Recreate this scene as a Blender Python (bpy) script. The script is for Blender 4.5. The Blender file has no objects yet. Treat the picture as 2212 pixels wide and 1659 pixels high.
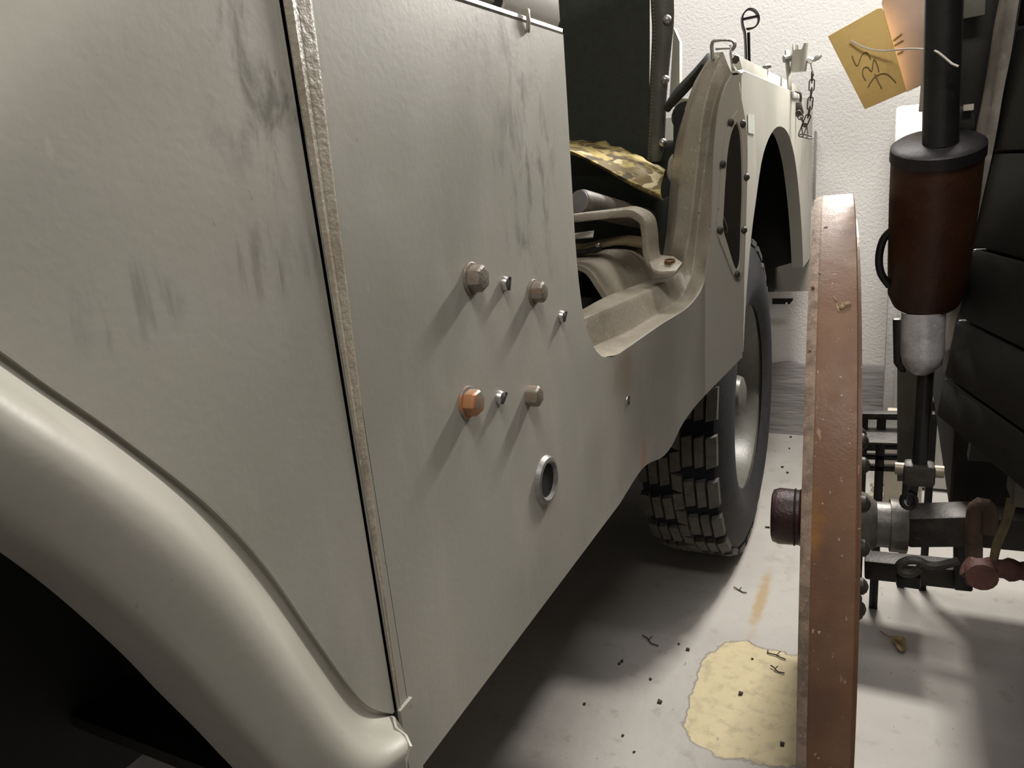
import bpy, math, random
from mathutils import Vector, Matrix
random.seed(7)
SC = bpy.context.scene
COL = SC.collection
PI = math.pi

# ------------------------------------------------------------------ camera
F = 1600.0; CX, CY = 1106.0, 829.5
CAM = Vector((0.31, 0.0, 0.926))
AX = Vector((0.89267973, 0.04100141, -0.44882266))     # world axes seen from the lens (right, down, forward)
AY = Vector((0.4410491, -0.2843676, 0.85124072))
AZ = Vector((-0.09272856, -0.95783817, -0.27193283))
cam_d = bpy.data.cameras.new('camera'); cam = bpy.data.objects.new('camera', cam_d); COL.objects.link(cam)
cam_d.sensor_width = 36.0; cam_d.lens = 36.0 * F / 2212.0; cam_d.clip_start = 0.02
right = Vector((AX[0], AY[0], AZ[0])); down = Vector((AX[1], AY[1], AZ[1])); fwd = Vector((AX[2], AY[2], AZ[2]))
cam.matrix_world = Matrix(((right.x, -down.x, -fwd.x, CAM.x), (right.y, -down.y, -fwd.y, CAM.y), (right.z, -down.z, -fwd.z, CAM.z), (0, 0, 0, 1)))
SC.camera = cam

# ------------------------------------------------------------------ world, lamps, exposure
w = bpy.data.worlds.new('world'); SC.world = w; w.use_nodes = True
w.node_tree.nodes['Background'].inputs[0].default_value = (0.6, 0.62, 0.7, 1)
w.node_tree.nodes['Background'].inputs[1].default_value = 0.02
def area(name, loc, target, sx, sy, power, col):
    l = bpy.data.lights.new(name, 'AREA'); l.shape = 'RECTANGLE'; l.size = sx; l.size_y = sy; l.energy = power; l.color = col
    o = bpy.data.objects.new(name, l); COL.objects.link(o); o.location = loc
    o.rotation_euler = (Vector(target) - Vector(loc)).to_track_quat('-Z', 'Y').to_euler()
    return o
area('lamp_between_vehicles', (0.28, 2.0, 1.58), (0.14, 0.65, 0.6), 0.20, 0.10, 25.0, (1.0, 0.95, 0.88))
area('lamp_rear_ceiling', (0.15, 1.8, 2.45), (0.15, 2.3, 0.2), 1.2, 0.25, 24.0, (1.0, 0.965, 0.93))
area('lamp_aisle_ceiling', (0.42, 0.0, 2.1), (0.36, 0.0, 0.0), 0.25, 0.8, 13.5, (1.0, 0.965, 0.92))
area('lamp_front_room', (2.2, -1.25, 1.55), (0.0, 0.1, 1.0), 0.06, 0.06, 26.0, (1.0, 0.965, 0.92))
vs = SC.view_settings
vs.view_transform = 'Standard'; vs.look = 'None'; vs.gamma = 1.0; vs.exposure = 0.35; vs.use_curve_mapping = False

# ------------------------------------------------------------------ helpers
WM = {}
def ray(px, py):
    c = Vector((px - CX, py - CY, F)); return Vector((AX.dot(c), AY.dot(c), AZ.dot(c)))
def at(px, py, x=None, y=None, z=None):
    d = ray(px, py)
    if x is not None: t = (x - CAM.x) / d.x
    elif y is not None: t = (y - CAM.y) / d.y
    else: t = (z - CAM.z) / d.z
    return CAM + d * t
def atp(px, py, p0, n):
    d = ray(px, py); return CAM + d * ((Vector(p0) - CAM).dot(Vector(n)) / d.dot(Vector(n)))
def catmull(pts, n):
    pts = [Vector(p) for p in pts]
    if len(pts) == 2: return [pts[0].lerp(pts[1], i / (n - 1)) for i in range(n)]
    dense = []
    for i in range(len(pts) - 1):
        p0 = pts[max(i - 1, 0)]; p1 = pts[i]; p2 = pts[i + 1]; p3 = pts[min(i + 2, len(pts) - 1)]
        for k in range(16):
            t = k / 16
            dense.append(0.5 * ((2 * p1) + (p2 - p0) * t + (2 * p0 - 5 * p1 + 4 * p2 - p3) * t * t + (3 * p1 - p0 - 3 * p2 + p3) * t ** 3))
    dense.append(pts[-1])
    L = [0]
    for a, b in zip(dense, dense[1:]): L.append(L[-1] + (b - a).length)
    out = []; j = 0
    for i in range(n):
        s = L[-1] * i / (n - 1)
        while j < len(L) - 2 and L[j + 1] < s: j += 1
        seg = L[j + 1] - L[j]
        out.append(dense[j].lerp(dense[j + 1], 0 if seg == 0 else (s - L[j]) / seg))
    return out
class MB:
    def __init__(s): s.v = []; s.f = []
    def add(s, v, f):
        o = len(s.v); s.v += [Vector(p) for p in v]; s.f += [tuple(i + o for i in q) for q in f]; return s
    def box(s, c, d, R=None):
        c = Vector(c); hx, hy, hz = d[0] / 2, d[1] / 2, d[2] / 2
        v = [Vector((x, y, z)) for x in (-hx, hx) for y in (-hy, hy) for z in (-hz, hz)]
        if R is not None: v = [R @ p for p in v]
        return s.add([c + p for p in v], [(0, 1, 3, 2), (4, 6, 7, 5), (0, 4, 5, 1), (2, 3, 7, 6), (0, 2, 6, 4), (1, 5, 7, 3)])
    def grid(s, rows, closed=False):
        m = len(rows[0]); o = [p for r in rows for p in r]; f = []
        for i in range(len(rows) - 1):
            for j in range(m - (0 if closed else 1)):
                k = (j + 1) % m; f.append((i * m + j, i * m + k, (i + 1) * m + k, (i + 1) * m + j))
        return s.add(o, f)
    def prism(s, poly, off):
        off = Vector(off); n = len(poly); a = [Vector(p) for p in poly]
        return s.add(a + [p + off for p in a], [tuple(range(n - 1, -1, -1)), tuple(range(n, 2 * n))] + [(i, (i + 1) % n, n + (i + 1) % n, n + i) for i in range(n)])
    def tube(s, pts, r, n=10, cap=True, closed=False):
        pts = [Vector(p) for p in pts]; N = len(pts); rows = []
        def tan(i):
            if closed: return (pts[(i + 1) % N] - pts[i - 1]).normalized()
            return (pts[min(i + 1, N - 1)] - pts[max(i - 1, 0)]).normalized()
        t = tan(0); u = t.orthogonal().normalized()
        for i in range(N):
            t2 = tan(i); q = t.rotation_difference(t2); u = (q @ u); u = (u - t2 * u.dot(t2)).normalized(); t = t2; b = t.cross(u)
            rr = r[i] if isinstance(r, (list, tuple)) else r
            rows.append([pts[i] + (u * math.cos(2 * PI * k / n) + b * math.sin(2 * PI * k / n)) * rr for k in range(n)])
        if closed: rows.append(rows[0])
        o = len(s.v); s.grid(rows, True)
        if cap and not closed:
            s.f.append(tuple(o + k for k in range(n - 1, -1, -1))); s.f.append(tuple(o + (N - 1) * n + k for k in range(n)))
        return s
    def bar(s, pts, wd, th, wdir):
        """flat bar swept along pts; wd along wdir, th perpendicular"""
        pts = [Vector(p) for p in pts]; N = len(pts); rows = []; wdir = Vector(wdir).normalized()
        for i in range(N):
            t = (pts[min(i + 1, N - 1)] - pts[max(i - 1, 0)]).normalized()
            u = (wdir - t * wdir.dot(t)).normalized(); b = t.cross(u)
            rows.append([pts[i] + u * a * wd / 2 + b * c * th / 2 for a, c in ((-1, -1), (1, -1), (1, 1), (-1, 1))])
        o = len(s.v); s.grid(rows, True); s.f.append((o + 3, o + 2, o + 1, o)); k = o + (N - 1) * 4; s.f.append((k, k + 1, k + 2, k + 3)); return s
    def lathe(s, prof, c, axis, n=24, cap=True):
        """prof: (radius, distance along axis)"""
        c = Vector(c); a = Vector(axis).normalized(); u = a.orthogonal().normalized(); b = a.cross(u)
        rows = [[c + a * h + (u * math.cos(2 * PI * k / n) + b * math.sin(2 * PI * k / n)) * r for k in range(n)] for r, h in prof]
        o = len(s.v); s.grid(rows, True)
        if cap:
            s.f.append(tuple(o + k for k in range(n - 1, -1, -1))); e = o + (len(prof) - 1) * n; s.f.append(tuple(e + k for k in range(n)))
        return s
    def build(s, name, mat, parent=None, smooth=35, solid=0, bevel=0, subd=0, seg=2, offset=-1, out=None):
        lo = [min(p[i] for p in s.v) for i in range(3)]; hi = [max(p[i] for p in s.v) for i in range(3)]
        c = Vector([(a + b) / 2 for a, b in zip(lo, hi)])
        me = bpy.data.meshes.new(name); me.from_pydata([tuple(p - c) for p in s.v], [], s.f); me.validate()
        import bmesh
        bm = bmesh.new(); bm.from_mesh(me); bmesh.ops.remove_doubles(bm, verts=bm.verts, dist=1e-5); bmesh.ops.recalc_face_normals(bm, faces=bm.faces)
        if out is not None and sum(f.normal.dot(Vector(out)) * f.calc_area() for f in bm.faces) < 0: bmesh.ops.reverse_faces(bm, faces=bm.faces)
        bm.to_mesh(me); bm.free()
        me.materials.append(mat)
        o = bpy.data.objects.new(name, me); COL.objects.link(o)
        place(o, parent, Matrix.Translation(c))
        if smooth:
            try: me.shade_smooth()
            except Exception: pass
        if solid:
            m = o.modifiers.new('solid', 'SOLIDIFY'); m.thickness = solid; m.offset = offset
        if bevel:
            m = o.modifiers.new('bevel', 'BEVEL'); m.width = bevel; m.segments = seg; m.limit_method = 'ANGLE'; m.angle_limit = math.radians(35)
        if subd and smooth: pass
        if subd:
            m = o.modifiers.new('subd', 'SUBSURF'); m.levels = subd; m.render_levels = subd
        if smooth:
            m = o.modifiers.new('split', 'EDGE_SPLIT'); m.split_angle = math.radians(smooth); m.use_edge_sharp = False
        return o
def sharp(me, ang):
    import bmesh
    bm = bmesh.new(); bm.from_mesh(me); lim = math.radians(ang)
    for e in bm.edges:
        if len(e.link_faces) == 2 and e.calc_face_angle(0) > lim: e.smooth = False
    bm.to_mesh(me); bm.free()
def place(o, parent, M):
    WM[o] = M
    if parent is not None:
        o.parent = parent; o.matrix_parent_inverse = WM[parent].inverted()
    o.matrix_basis = M
def thing(name, label, cat, loc, group=None):
    o = bpy.data.objects.new(name, None); o.empty_display_size = 0.05; COL.objects.link(o)
    place(o, None, Matrix.Translation(Vector(loc))); return tag(o, label, cat, group)
def tag(o, label, cat, group=None):
    o['label'] = label; o['category'] = cat
    if group: o['group'] = group
    return o
def struct(o): o['kind'] = 'structure'; return o
def inst(src, name, parent, M):
    o = bpy.data.objects.new(name, src if isinstance(src, bpy.types.Mesh) else src.data); COL.objects.link(o); place(o, parent, M); return o

# ------------------------------------------------------------------ materials
def nd(nt, t, **kw):
    n = nt.nodes.new(t)
    for k, v in kw.items(): setattr(n, k, v)
    return n
class Mat:
    def __init__(s, name, col, rough=0.5, metal=0.0, spec=0.5):
        s.m = bpy.data.materials.new(name); s.m.use_nodes = True; s.nt = s.m.node_tree
        s.b = s.nt.nodes['Principled BSDF']; s.b.inputs['Roughness'].default_value = rough; s.b.inputs['Metallic'].default_value = metal
        s.b.inputs['Specular IOR Level'].default_value = spec
        rgb = nd(s.nt, 'ShaderNodeRGB'); rgb.outputs[0].default_value = (*col, 1); s.c = rgb.outputs[0]; s.r = None; s.rough = rough
        s.pos = nd(s.nt, 'ShaderNodeNewGeometry').outputs['Position']; s.h = None
        s.nt.links.new(s.c, s.b.inputs['Base Color'])
    def map(s, scale=(1, 1, 1), loc=(0, 0, 0), rot=(0, 0, 0)):
        m = nd(s.nt, 'ShaderNodeMapping'); m.inputs['Scale'].default_value = scale; m.inputs['Location'].default_value = loc; m.inputs['Rotation'].default_value = rot
        s.nt.links.new(s.pos, m.inputs['Vector']); return m.outputs[0]
    def noise(s, scale, detail=4, stretch=(1, 1, 1), loc=(0, 0, 0), rough=0.55, dist=0.0, rot=(0, 0, 0)):
        n = nd(s.nt, 'ShaderNodeTexNoise'); n.inputs['Scale'].default_value = scale; n.inputs['Detail'].default_value = detail
        n.inputs['Roughness'].default_value = rough; n.inputs['Distortion'].default_value = dist
        s.nt.links.new(s.map(stretch, loc, rot), n.inputs['Vector']); return n.outputs['Fac']
    def ramp(s, val, lo, hi):
        r = nd(s.nt, 'ShaderNodeMapRange', interpolation_type='SMOOTHSTEP'); r.inputs['From Min'].default_value = lo; r.inputs['From Max'].default_value = hi
        s.nt.links.new(val, r.inputs['Value']); return r.outputs[0]
    def math(s, op, a, b):
        n = nd(s.nt, 'ShaderNodeMath', operation=op)
        for i, v in enumerate((a, b)):
            if isinstance(v, (int, float)): n.inputs[i].default_value = v
            else: s.nt.links.new(v, n.inputs[i])
        return n.outputs[0]
    def blob(s, c, rad, soft=0.5, wob=0.0, wscale=20, square=False):
        """0..1 mask: ellipsoid at c with radii rad, edge wobbled by noise"""
        m = s.map(tuple(1 / r for r in rad), tuple(-a / r for a, r in zip(c, rad)))
        if square:
            sx = nd(s.nt, 'ShaderNodeSeparateXYZ'); s.nt.links.new(m, sx.inputs[0]); p4 = [s.math('POWER', s.math('ABSOLUTE', sx.outputs[i], 0), 4.0) for i in (0, 1)]
            d = s.math('POWER', s.math('ADD', p4[0], p4[1]), 0.25)
        else:
            ln = nd(s.nt, 'ShaderNodeVectorMath', operation='LENGTH'); s.nt.links.new(m, ln.inputs[0]); d = ln.outputs['Value']
        if wob: d = s.math('ADD', d, s.math('MULTIPLY', s.math('SUBTRACT', s.noise(wscale, 6), 0.5), wob))
        return s.math('SUBTRACT', 1.0, s.ramp(d, 1 - soft, 1.0))
    def layer(s, mask, col, amt=1.0):
        m = nd(s.nt, 'ShaderNodeMix', data_type='RGBA'); s.nt.links.new(s.math('MULTIPLY', mask, amt), m.inputs[0])
        s.nt.links.new(s.c, m.inputs[6]); m.inputs[7].default_value = (*col, 1); s.c = m.outputs[2]
        s.nt.links.new(s.c, s.b.inputs['Base Color']); return s
    def rlayer(s, mask, val):
        m = nd(s.nt, 'ShaderNodeMix', data_type='FLOAT'); s.nt.links.new(mask, m.inputs[0])
        if s.r is None: m.inputs[2].default_value = s.rough
        else: s.nt.links.new(s.r, m.inputs[2])
        m.inputs[3].default_value = val; s.r = m.outputs[0]; s.nt.links.new(s.r, s.b.inputs['Roughness']); return s
    def bump(s, val, dist, strength=1.0):
        b = nd(s.nt, 'ShaderNodeBump'); b.inputs['Distance'].default_value = dist; b.inputs['Strength'].default_value = strength
        s.nt.links.new(val, b.inputs['Height'])
        if s.h is not None: s.nt.links.new(s.h, b.inputs['Normal'])
        s.h = b.outputs[0]; s.nt.links.new(s.h, s.b.inputs['Normal']); return s

def paint_mat():
    M = Mat('grey_olive_paint', (0.36, 0.35, 0.305), 0.42, 0.0, 0.45)
    M.layer(M.ramp(M.noise(5.0, 3), 0.4, 0.7), (0.375, 0.345, 0.31), 0.55)
    M.layer(M.ramp(M.noise(3.3, 2, loc=(3, 1, 2)), 0.45, 0.7), (0.265, 0.26, 0.22), 0.75)
    M.layer(M.ramp(M.noise(9, 4, (1, 2.2, 0.7), (1, 5, 2)), 0.5, 0.75), (0.42, 0.405, 0.36), 0.45)
    streak = M.ramp(M.noise(30, 5, (1, 1.5, 0.6), (2, 0, 1), 0.62, 0.6), 0.44, 0.70)
    area1 = M.math('MAXIMUM', M.blob((0, 0.665, 0.935), (0.2, 0.085, 0.14), 0.75, 0.9), M.math('MAXIMUM', M.blob((0, 0.60, 1.05), (0.2, 0.09, 0.05), 0.7, 0.7), M.blob((0, 0.335, 0.985), (0.2, 0.06, 0.085), 0.7, 0.9)))
    M.layer(M.math('MULTIPLY', streak, area1), (0.115, 0.112, 0.085), 0.9)
    fing = M.ramp(M.noise(52, 3, (1, 2.0, 0.35), (7, 0, 1), 0.5, 0.4), 0.45, 0.72)
    M.layer(M.math('MULTIPLY', fing, M.math('MAXIMUM', M.blob((0, 0.325, 0.89), (0.2, 0.06, 0.03), 0.6, 0.5), M.blob((0, 0.22, 0.885), (0.2, 0.045, 0.025), 0.6, 0.6))), (0.17, 0.165, 0.145), 0.7)
    M.layer(M.math('MULTIPLY', M.ramp(M.noise(110, 3, (1, 1, 0.7), (4, 2, 2)), 0.70, 0.78), 1.0), (0.12, 0.11, 0.09), 0.5)
    M.layer(M.ramp(M.noise(45, 2, (1, 1.5, 0.5), (9, 2, 2)), 0.74, 0.80), (0.42, 0.41, 0.36), 0.5)
    M.layer(M.blob((0, 0.972, 0.51), (0.1, 0.014, 0.04), 0.5, 0.9, 60), (0.42, 0.21, 0.13), 0.75)
    M.layer(M.blob((0, 0.90, 0.66), (0.1, 0.05, 0.05), 0.8, 0.8, 30), (0.20, 0.15, 0.09), 0.5)
    M.rlayer(M.ramp(M.noise(14, 4), 0.4, 0.7), 0.55)
    M.bump(M.noise(160, 2), 0.00012); M.bump(M.noise(4, 1), 0.0012)
    return M.m
PAINT = paint_mat()
def dusty():
    M = Mat('dusty_worn_paint', (0.33, 0.295, 0.235), 0.36, 0.0, 0.5)
    M.layer(M.ramp(M.noise(22, 5), 0.45, 0.65), (0.25, 0.215, 0.16), 0.7)
    M.layer(M.ramp(M.noise(160, 3), 0.62, 0.72), (0.5, 0.46, 0.38), 0.8)
    M.layer(M.ramp(M.noise(90, 2, loc=(1, 2, 3)), 0.72, 0.78), (0.08, 0.07, 0.05), 0.8)
    M.bump(M.noise(180, 4), 0.0008); return M.m
DUSTY = dusty()
def rust():
    M = Mat('rusty_steel', (0.20, 0.175, 0.145), 0.42, 0.2)
    M.layer(M.ramp(M.noise(110, 4), 0.48, 0.62), (0.25, 0.14, 0.085), 0.6); M.bump(M.noise(300, 3), 0.0006); return M.m
RUST = rust()
def rust2():
    M = Mat('orange_rusty_steel', (0.22, 0.20, 0.17), 0.42, 0.2)
    M.layer(M.ramp(M.noise(60, 3, loc=(0, .2, 0)), 0.42, 0.55), (0.42, 0.17, 0.06), 0.8); return M.m
RUST2 = rust2()
def simple(name, col, rough=0.6, metal=0.0, var=0.3, sc=25, bump=0.0, spec=0.5):
    M = Mat(name, col, rough, metal, spec)
    M.layer(M.ramp(M.noise(sc, 4), 0.4, 0.7), tuple(c * (1 - var) for c in col), 0.9)
    M.layer(M.ramp(M.noise(sc * 3.3, 4, loc=(2, 2, 2)), 0.55, 0.75), tuple(min(1, c * (1 + var) + 0.004) for c in col), 0.6)
    if bump: M.bump(M.noise(sc * 6, 4), bump)
    return M.m
CANVAS = simple('dark_green_canvas', (0.034, 0.037, 0.030), 0.8, 0, 0.2, 60, 0.0004, 0.3)
CANVAS_TRIM = simple('canvas_binding', (0.085, 0.085, 0.068), 0.5, 0, 0.3, 30, 0.0004)
RIMM = simple('grey_wheel_paint', (0.12, 0.118, 0.10), 0.38, 0, 0.25, 20, 0.0003)
GROM = simple('grey_grommet_metal', (0.22, 0.215, 0.205), 0.4, 0.3, 0.3, 60, 0.0003)
BLACK = simple('black_painted_metal', (0.012, 0.012, 0.012), 0.35, 0.2, 0.4, 30, 0.0003)
DARK = simple('shade_black', (0.006, 0.006, 0.006), 0.8, 0.0, 0.3, 20)  # near-black colour puts shade into holes, wheel houses and underbody
GUN = simple('dark_grease_metal', (0.05, 0.046, 0.04), 0.55, 0.3, 0.5, 30, 0.0008)
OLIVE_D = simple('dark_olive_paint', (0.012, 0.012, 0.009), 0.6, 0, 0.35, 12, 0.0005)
RUBBER = simple('tyre_rubber', (0.028, 0.028, 0.032), 0.75, 0, 0.3, 40, 0.0005, 0.3)
LUGM = simple('dusty_tread_rubber', (0.12, 0.115, 0.105), 0.85, 0, 0.3, 50, 0.0006, 0.3)
GROOVE = simple('tread_groove_rubber', (0.016, 0.016, 0.024), 0.9, 0, 0.2, 40, 0, 0.2)
STEEL = simple('bright_zinc_steel', (0.45, 0.44, 0.42), 0.32, 0.85, 0.3, 40, 0.0004)
ALU = simple('aluminium_cup', (0.62, 0.61, 0.64), 0.32, 0.45, 0.35, 35, 0.0006)
BRASS = simple('dull_brass', (0.22, 0.13, 0.06), 0.45, 0.5, 0.4, 60, 0.0005)
WHITE = simple('chipped_white_paint', (0.66, 0.66, 0.64), 0.5, 0, 0.12, 18, 0.0008)
BEIGE = simple('beige_board', (0.52, 0.47, 0.38), 0.7, 0, 0.2, 18, 0.0006)
GREYB = simple('grey_green_board', (0.13, 0.125, 0.10), 0.6, 0, 0.3, 14, 0.0005)
MANILA = simple('manila_paper', (0.78, 0.54, 0.19), 0.75, 0, 0.12, 30, 0.0004)
PINKC = simple('tan_cardboard', (0.62, 0.45, 0.36), 0.8, 0, 0.1, 20, 0.0004)
INK = simple('pencil_mark', (0.24, 0.18, 0.09), 0.6, 0, 0.2, 80)
STRING = simple('white_thread', (0.75, 0.70, 0.62), 0.8, 0, 0.1, 80)
PAPER = simple('white_paper', (0.85, 0.82, 0.74), 0.7, 0, 0.05, 20)
STICK = simple('pale_green_sticker', (0.52, 0.58, 0.50), 0.5, 0, 0.2, 90)
MUDM = simple('dried_mud', (0.34, 0.25, 0.15), 0.9, 0, 0.4, 90, 0.001)
LEAFM = simple('dry_leaf', (0.42, 0.30, 0.14), 0.7, 0, 0.5, 60, 0.001)
TWIGM = simple('dark_debris', (0.05, 0.04, 0.03), 0.9, 0, 0.4, 90)
ROPEM = simple('rope_fibre', (0.20, 0.16, 0.09), 0.9, 0, 0.4, 90, 0.001)
PINKROD = simple('dull_red_rod', (0.13, 0.055, 0.045), 0.7, 0, 0.5, 50, 0.001)
BOARDM = simple('pale_grey_board', (0.62, 0.58, 0.57), 0.8, 0, 0.4, 9, 0.001)
RUBBLE = simple('concrete_crumb', (0.45, 0.40, 0.30), 0.9, 0, 0.4, 50, 0.001)
STRIPM = simple('worn_grey_canvas_edge', (0.26, 0.235, 0.20), 0.75, 0, 0.4, 16, 0.0008)
def leather():
    M = Mat('brown_leather', (0.040, 0.013, 0.006), 0.42, 0, 0.5)
    M.layer(M.ramp(M.noise(14, 4), 0.4, 0.7), (0.075, 0.03, 0.011), 0.6); M.bump(M.noise(120, 4), 0.0006); return M.m
LEATHER = leather()
LID = simple('blackened_lid', (0.013, 0.010, 0.012), 0.45, 0, 0.3, 25, 0.0004)
def wheel_mat():
    M = Mat('worn_brown_wheel_paint', (0.16, 0.082, 0.046), 0.46, 0, 0.3)
    M.layer(M.ramp(M.noise(16, 5, (1, 1, 0.8)), 0.45, 0.7), (0.21, 0.12, 0.07), 0.7)
    M.layer(M.ramp(M.noise(8, 4, loc=(3, 3, 1)), 0.5, 0.7), (0.10, 0.055, 0.04), 0.7)
    M.layer(M.blob((0.255, 0.55, 0.62), (0.03, 0.1, 0.06), 0.7, 0.9, 50), (0.33, 0.15, 0.03), 0.75)
    M.layer(M.ramp(M.noise(240, 3, (1, 1, 0.5), (5, 1, 1)), 0.68, 0.73), (0.55, 0.42, 0.33), 0.7)
    M.layer(M.ramp(M.noise(70, 4, (1.4, 1, 0.5), (1, 7, 1)), 0.68, 0.74), (0.42, 0.27, 0.18), 0.6)
    M.rlayer(M.ramp(M.noise(40, 4), 0.45, 0.65), 0.55)
    M.bump(M.noise(90, 3, (1, 1, .5)), 0.0004); M.bump(M.noise(400, 3), 0.0003); return M.m
WHEELM = wheel_mat()
WHEEL_EDGE = simple('scraped_wheel_edge', (0.30, 0.22, 0.17), 0.45, 0, 0.5, 60, 0.0006)
HUBM = simple('dark_maroon_hub', (0.045, 0.012, 0.014), 0.4, 0, 0.5, 40, 0.0008)
def wall_mat():
    M = Mat('white_plaster', (0.80, 0.78, 0.755), 0.85, 0, 0.2)
    M.layer(M.ramp(M.noise(2.0, 3), 0.45, 0.7), (0.73, 0.70, 0.66), 0.6)
    M.layer(M.ramp(M.noise(60, 5), 0.66, 0.74), (0.55, 0.52, 0.45), 0.3)
    M.bump(M.noise(110, 4), 0.0022); M.bump(M.noise(260, 3), 0.0012); return M.m
WALL = wall_mat()
def plinth_mat():
    M = Mat('grey_plinth_paint', (0.30, 0.285, 0.275), 0.7, 0, 0.3)
    M.layer(M.ramp(M.noise(16, 4, (0.35, 1, 1.6)), 0.45, 0.7), (0.42, 0.40, 0.38), 0.6)
    M.bump(M.noise(26, 5, (0.25, 1, 1.6)), 0.008); return M.m
PLINTH = plinth_mat()
def floor_mat():
    M = Mat('painted_concrete', (0.42, 0.40, 0.37), 0.6, 0, 0.4)
    M.layer(M.ramp(M.noise(3.0, 5), 0.4, 0.7), (0.33, 0.31, 0.285), 0.7)
    M.layer(M.ramp(M.noise(26, 5, loc=(1, 1, 0)), 0.58, 0.72), (0.30, 0.27, 0.23), 0.6)
    patch = M.blob((0.125, 1.145, 0), (0.105, 0.155, 1), 0.05, 0.45, 16, True)
    M.layer(patch, (0.56, 0.48, 0.29), 0.95)
    M.layer(M.math('MULTIPLY', patch, M.ramp(M.noise(42, 6, loc=(3, 3, 0)), 0.45, 0.7)), (0.37, 0.32, 0.20), 0.7)
    edge = M.math('SUBTRACT', M.blob((0.125, 1.145, 0), (0.108, 0.158, 1), 0.05, 0.45, 16, True), patch)
    M.layer(M.ramp(edge, 0.0, 0.9), (0.10, 0.085, 0.06), 0.6)
    strk = M.blob((0.092, 1.46, 0), (0.017, 0.17, 1), 0.7, 1.2, 25)
    M.layer(strk, (0.36, 0.24, 0.09), 0.7)
    M.layer(M.ramp(M.noise(150, 2, loc=(2, 4, 0)), 0.73, 0.77), (0.07, 0.06, 0.05), 0.8)
    M.layer(M.ramp(M.noise(60, 3, (1, 0.4, 1), (7, 4, 0)), 0.70, 0.75), (0.16, 0.14, 0.11), 0.7)
    wet = M.math('MULTIPLY', M.blob((0.11, 1.62, 0), (0.05, 0.10, 1), 0.5, 1.3, 30), M.ramp(M.noise(24, 3, loc=(0, 3, 0)), 0.45, 0.55))
    M.rlayer(wet, 0.08); M.rlayer(M.ramp(M.noise(9, 4), 0.5, 0.7), 0.45)
    M.bump(M.noise(45, 6), 0.002); M.bump(M.math('SUBTRACT', 1.0, patch), 0.0018); return M.m
FLOORM = floor_mat()
CEILM = simple('off_white_ceiling', (0.62, 0.60, 0.57), 0.9, 0, 0.1, 4)
def camo_mat():
    M = Mat('camouflage_cloth', (0.115, 0.085, 0.035), 0.8, 0, 0.2)
    M.layer(M.ramp(M.noise(22, 2, (1, 0.6, 2.0)), 0.48, 0.53), (0.30, 0.235, 0.085), 0.9)
    M.layer(M.ramp(M.noise(26, 2, (0.6, 1, 2.4), (4, 0, 0)), 0.56, 0.60), (0.05, 0.038, 0.02), 0.9)
    M.layer(M.ramp(M.noise(20, 2, (1.5, 0.5, 1), (8, 3, 0)), 0.60, 0.63), (0.46, 0.40, 0.24), 0.8)
    M.bump(M.noise(90, 4, (1, 0.3, 1)), 0.002); return M.m
CAMO = camo_mat()

# ================================================================== THE SETTING
def slab(name, c, d, mat):
    return struct(MB().box(c, d).build(name, mat, None, smooth=0))
slab('floor', (-0.5, -0.25, -0.05), (7.2, 5.7, 0.1), FLOORM)
slab('wall_back', (-0.5, 2.55, 1.35), (7.2, 0.1, 2.7), WALL)
slab('wall_front', (-0.5, -3.05, 1.35), (7.2, 0.1, 2.7), WALL)
slab('wall_left', (-4.05, -0.25, 1.35), (0.1, 5.5, 2.7), WALL)
slab('wall_right', (3.05, -0.25, 1.35), (0.1, 5.5, 2.7), WALL)
slab('ceiling', (-0.5, -0.25, 2.75), (7.2, 5.7, 0.1), CEILM)
rows = []
for i in range(161):
    x = -1.2 + 3.2 * i / 160
    e = 0.004 * math.sin(x * 9.1) + 0.003 * math.sin(x * 23 + 1) + 0.0025 * math.sin(x * 57)
    rows.append([(x, 2.502, 0.245 + e), (x, 2.489, 0.243 + e), (x, 2.485, 0.233 + e), (x, 2.484, 0.15), (x, 2.485, 0.06), (x, 2.483, 0.0)])
struct(MB().grid(rows).build('baseboard_back', PLINTH, None))

# ================================================================== THE VEHICLE
V = thing('utility_vehicle', 'grey olive open-sided utility vehicle with a lugged rear tyre, filling the left of the picture', 'car', (-0.7, 1.0, 0.0))
HP0 = Vector((0.064, 1.20, 0.0)); HPN = Vector((0.04, -0.031, 0.0)).normalized()      # the slanted step face in front of the rear wheel arch
def hp(px, py): return atp(px, py, HP0, HPN)
ZB = 0.489
D_SILL = [(0, 0.863, 0.693), at(1336, 765, x=0.003), at(1385, 731, x=0.012), at(1430, 700, x=0.022), at(1485, 665, x=0.038), at(1512, 632, x=0.047), hp(1523, 605)]
D_PIL = [hp(1523, 605), hp(1529, 562), hp(1537, 508), hp(1540, 430), hp(1543, 345), hp(1548, 280), hp(1556, 225), hp(1568, 185), hp(1582, 163)]
E_PTS = [hp(1600, 775), hp(1606, 700), hp(1608, 600), hp(1611, 500), hp(1614, 400), hp(1615, 320), hp(1613, 279), hp(1607, 240), hp(1600, 205), hp(1597, 172), hp(1603, 160)]
BOT = [(0, 0.863, ZB), at(1390, 1010, x=0), at(1430, 988, x=0.006), at(1452, 962, x=0.014), at(1472, 920, x=0.026), at(1500, 880, x=0.040), hp(1523, 854)]
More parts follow.
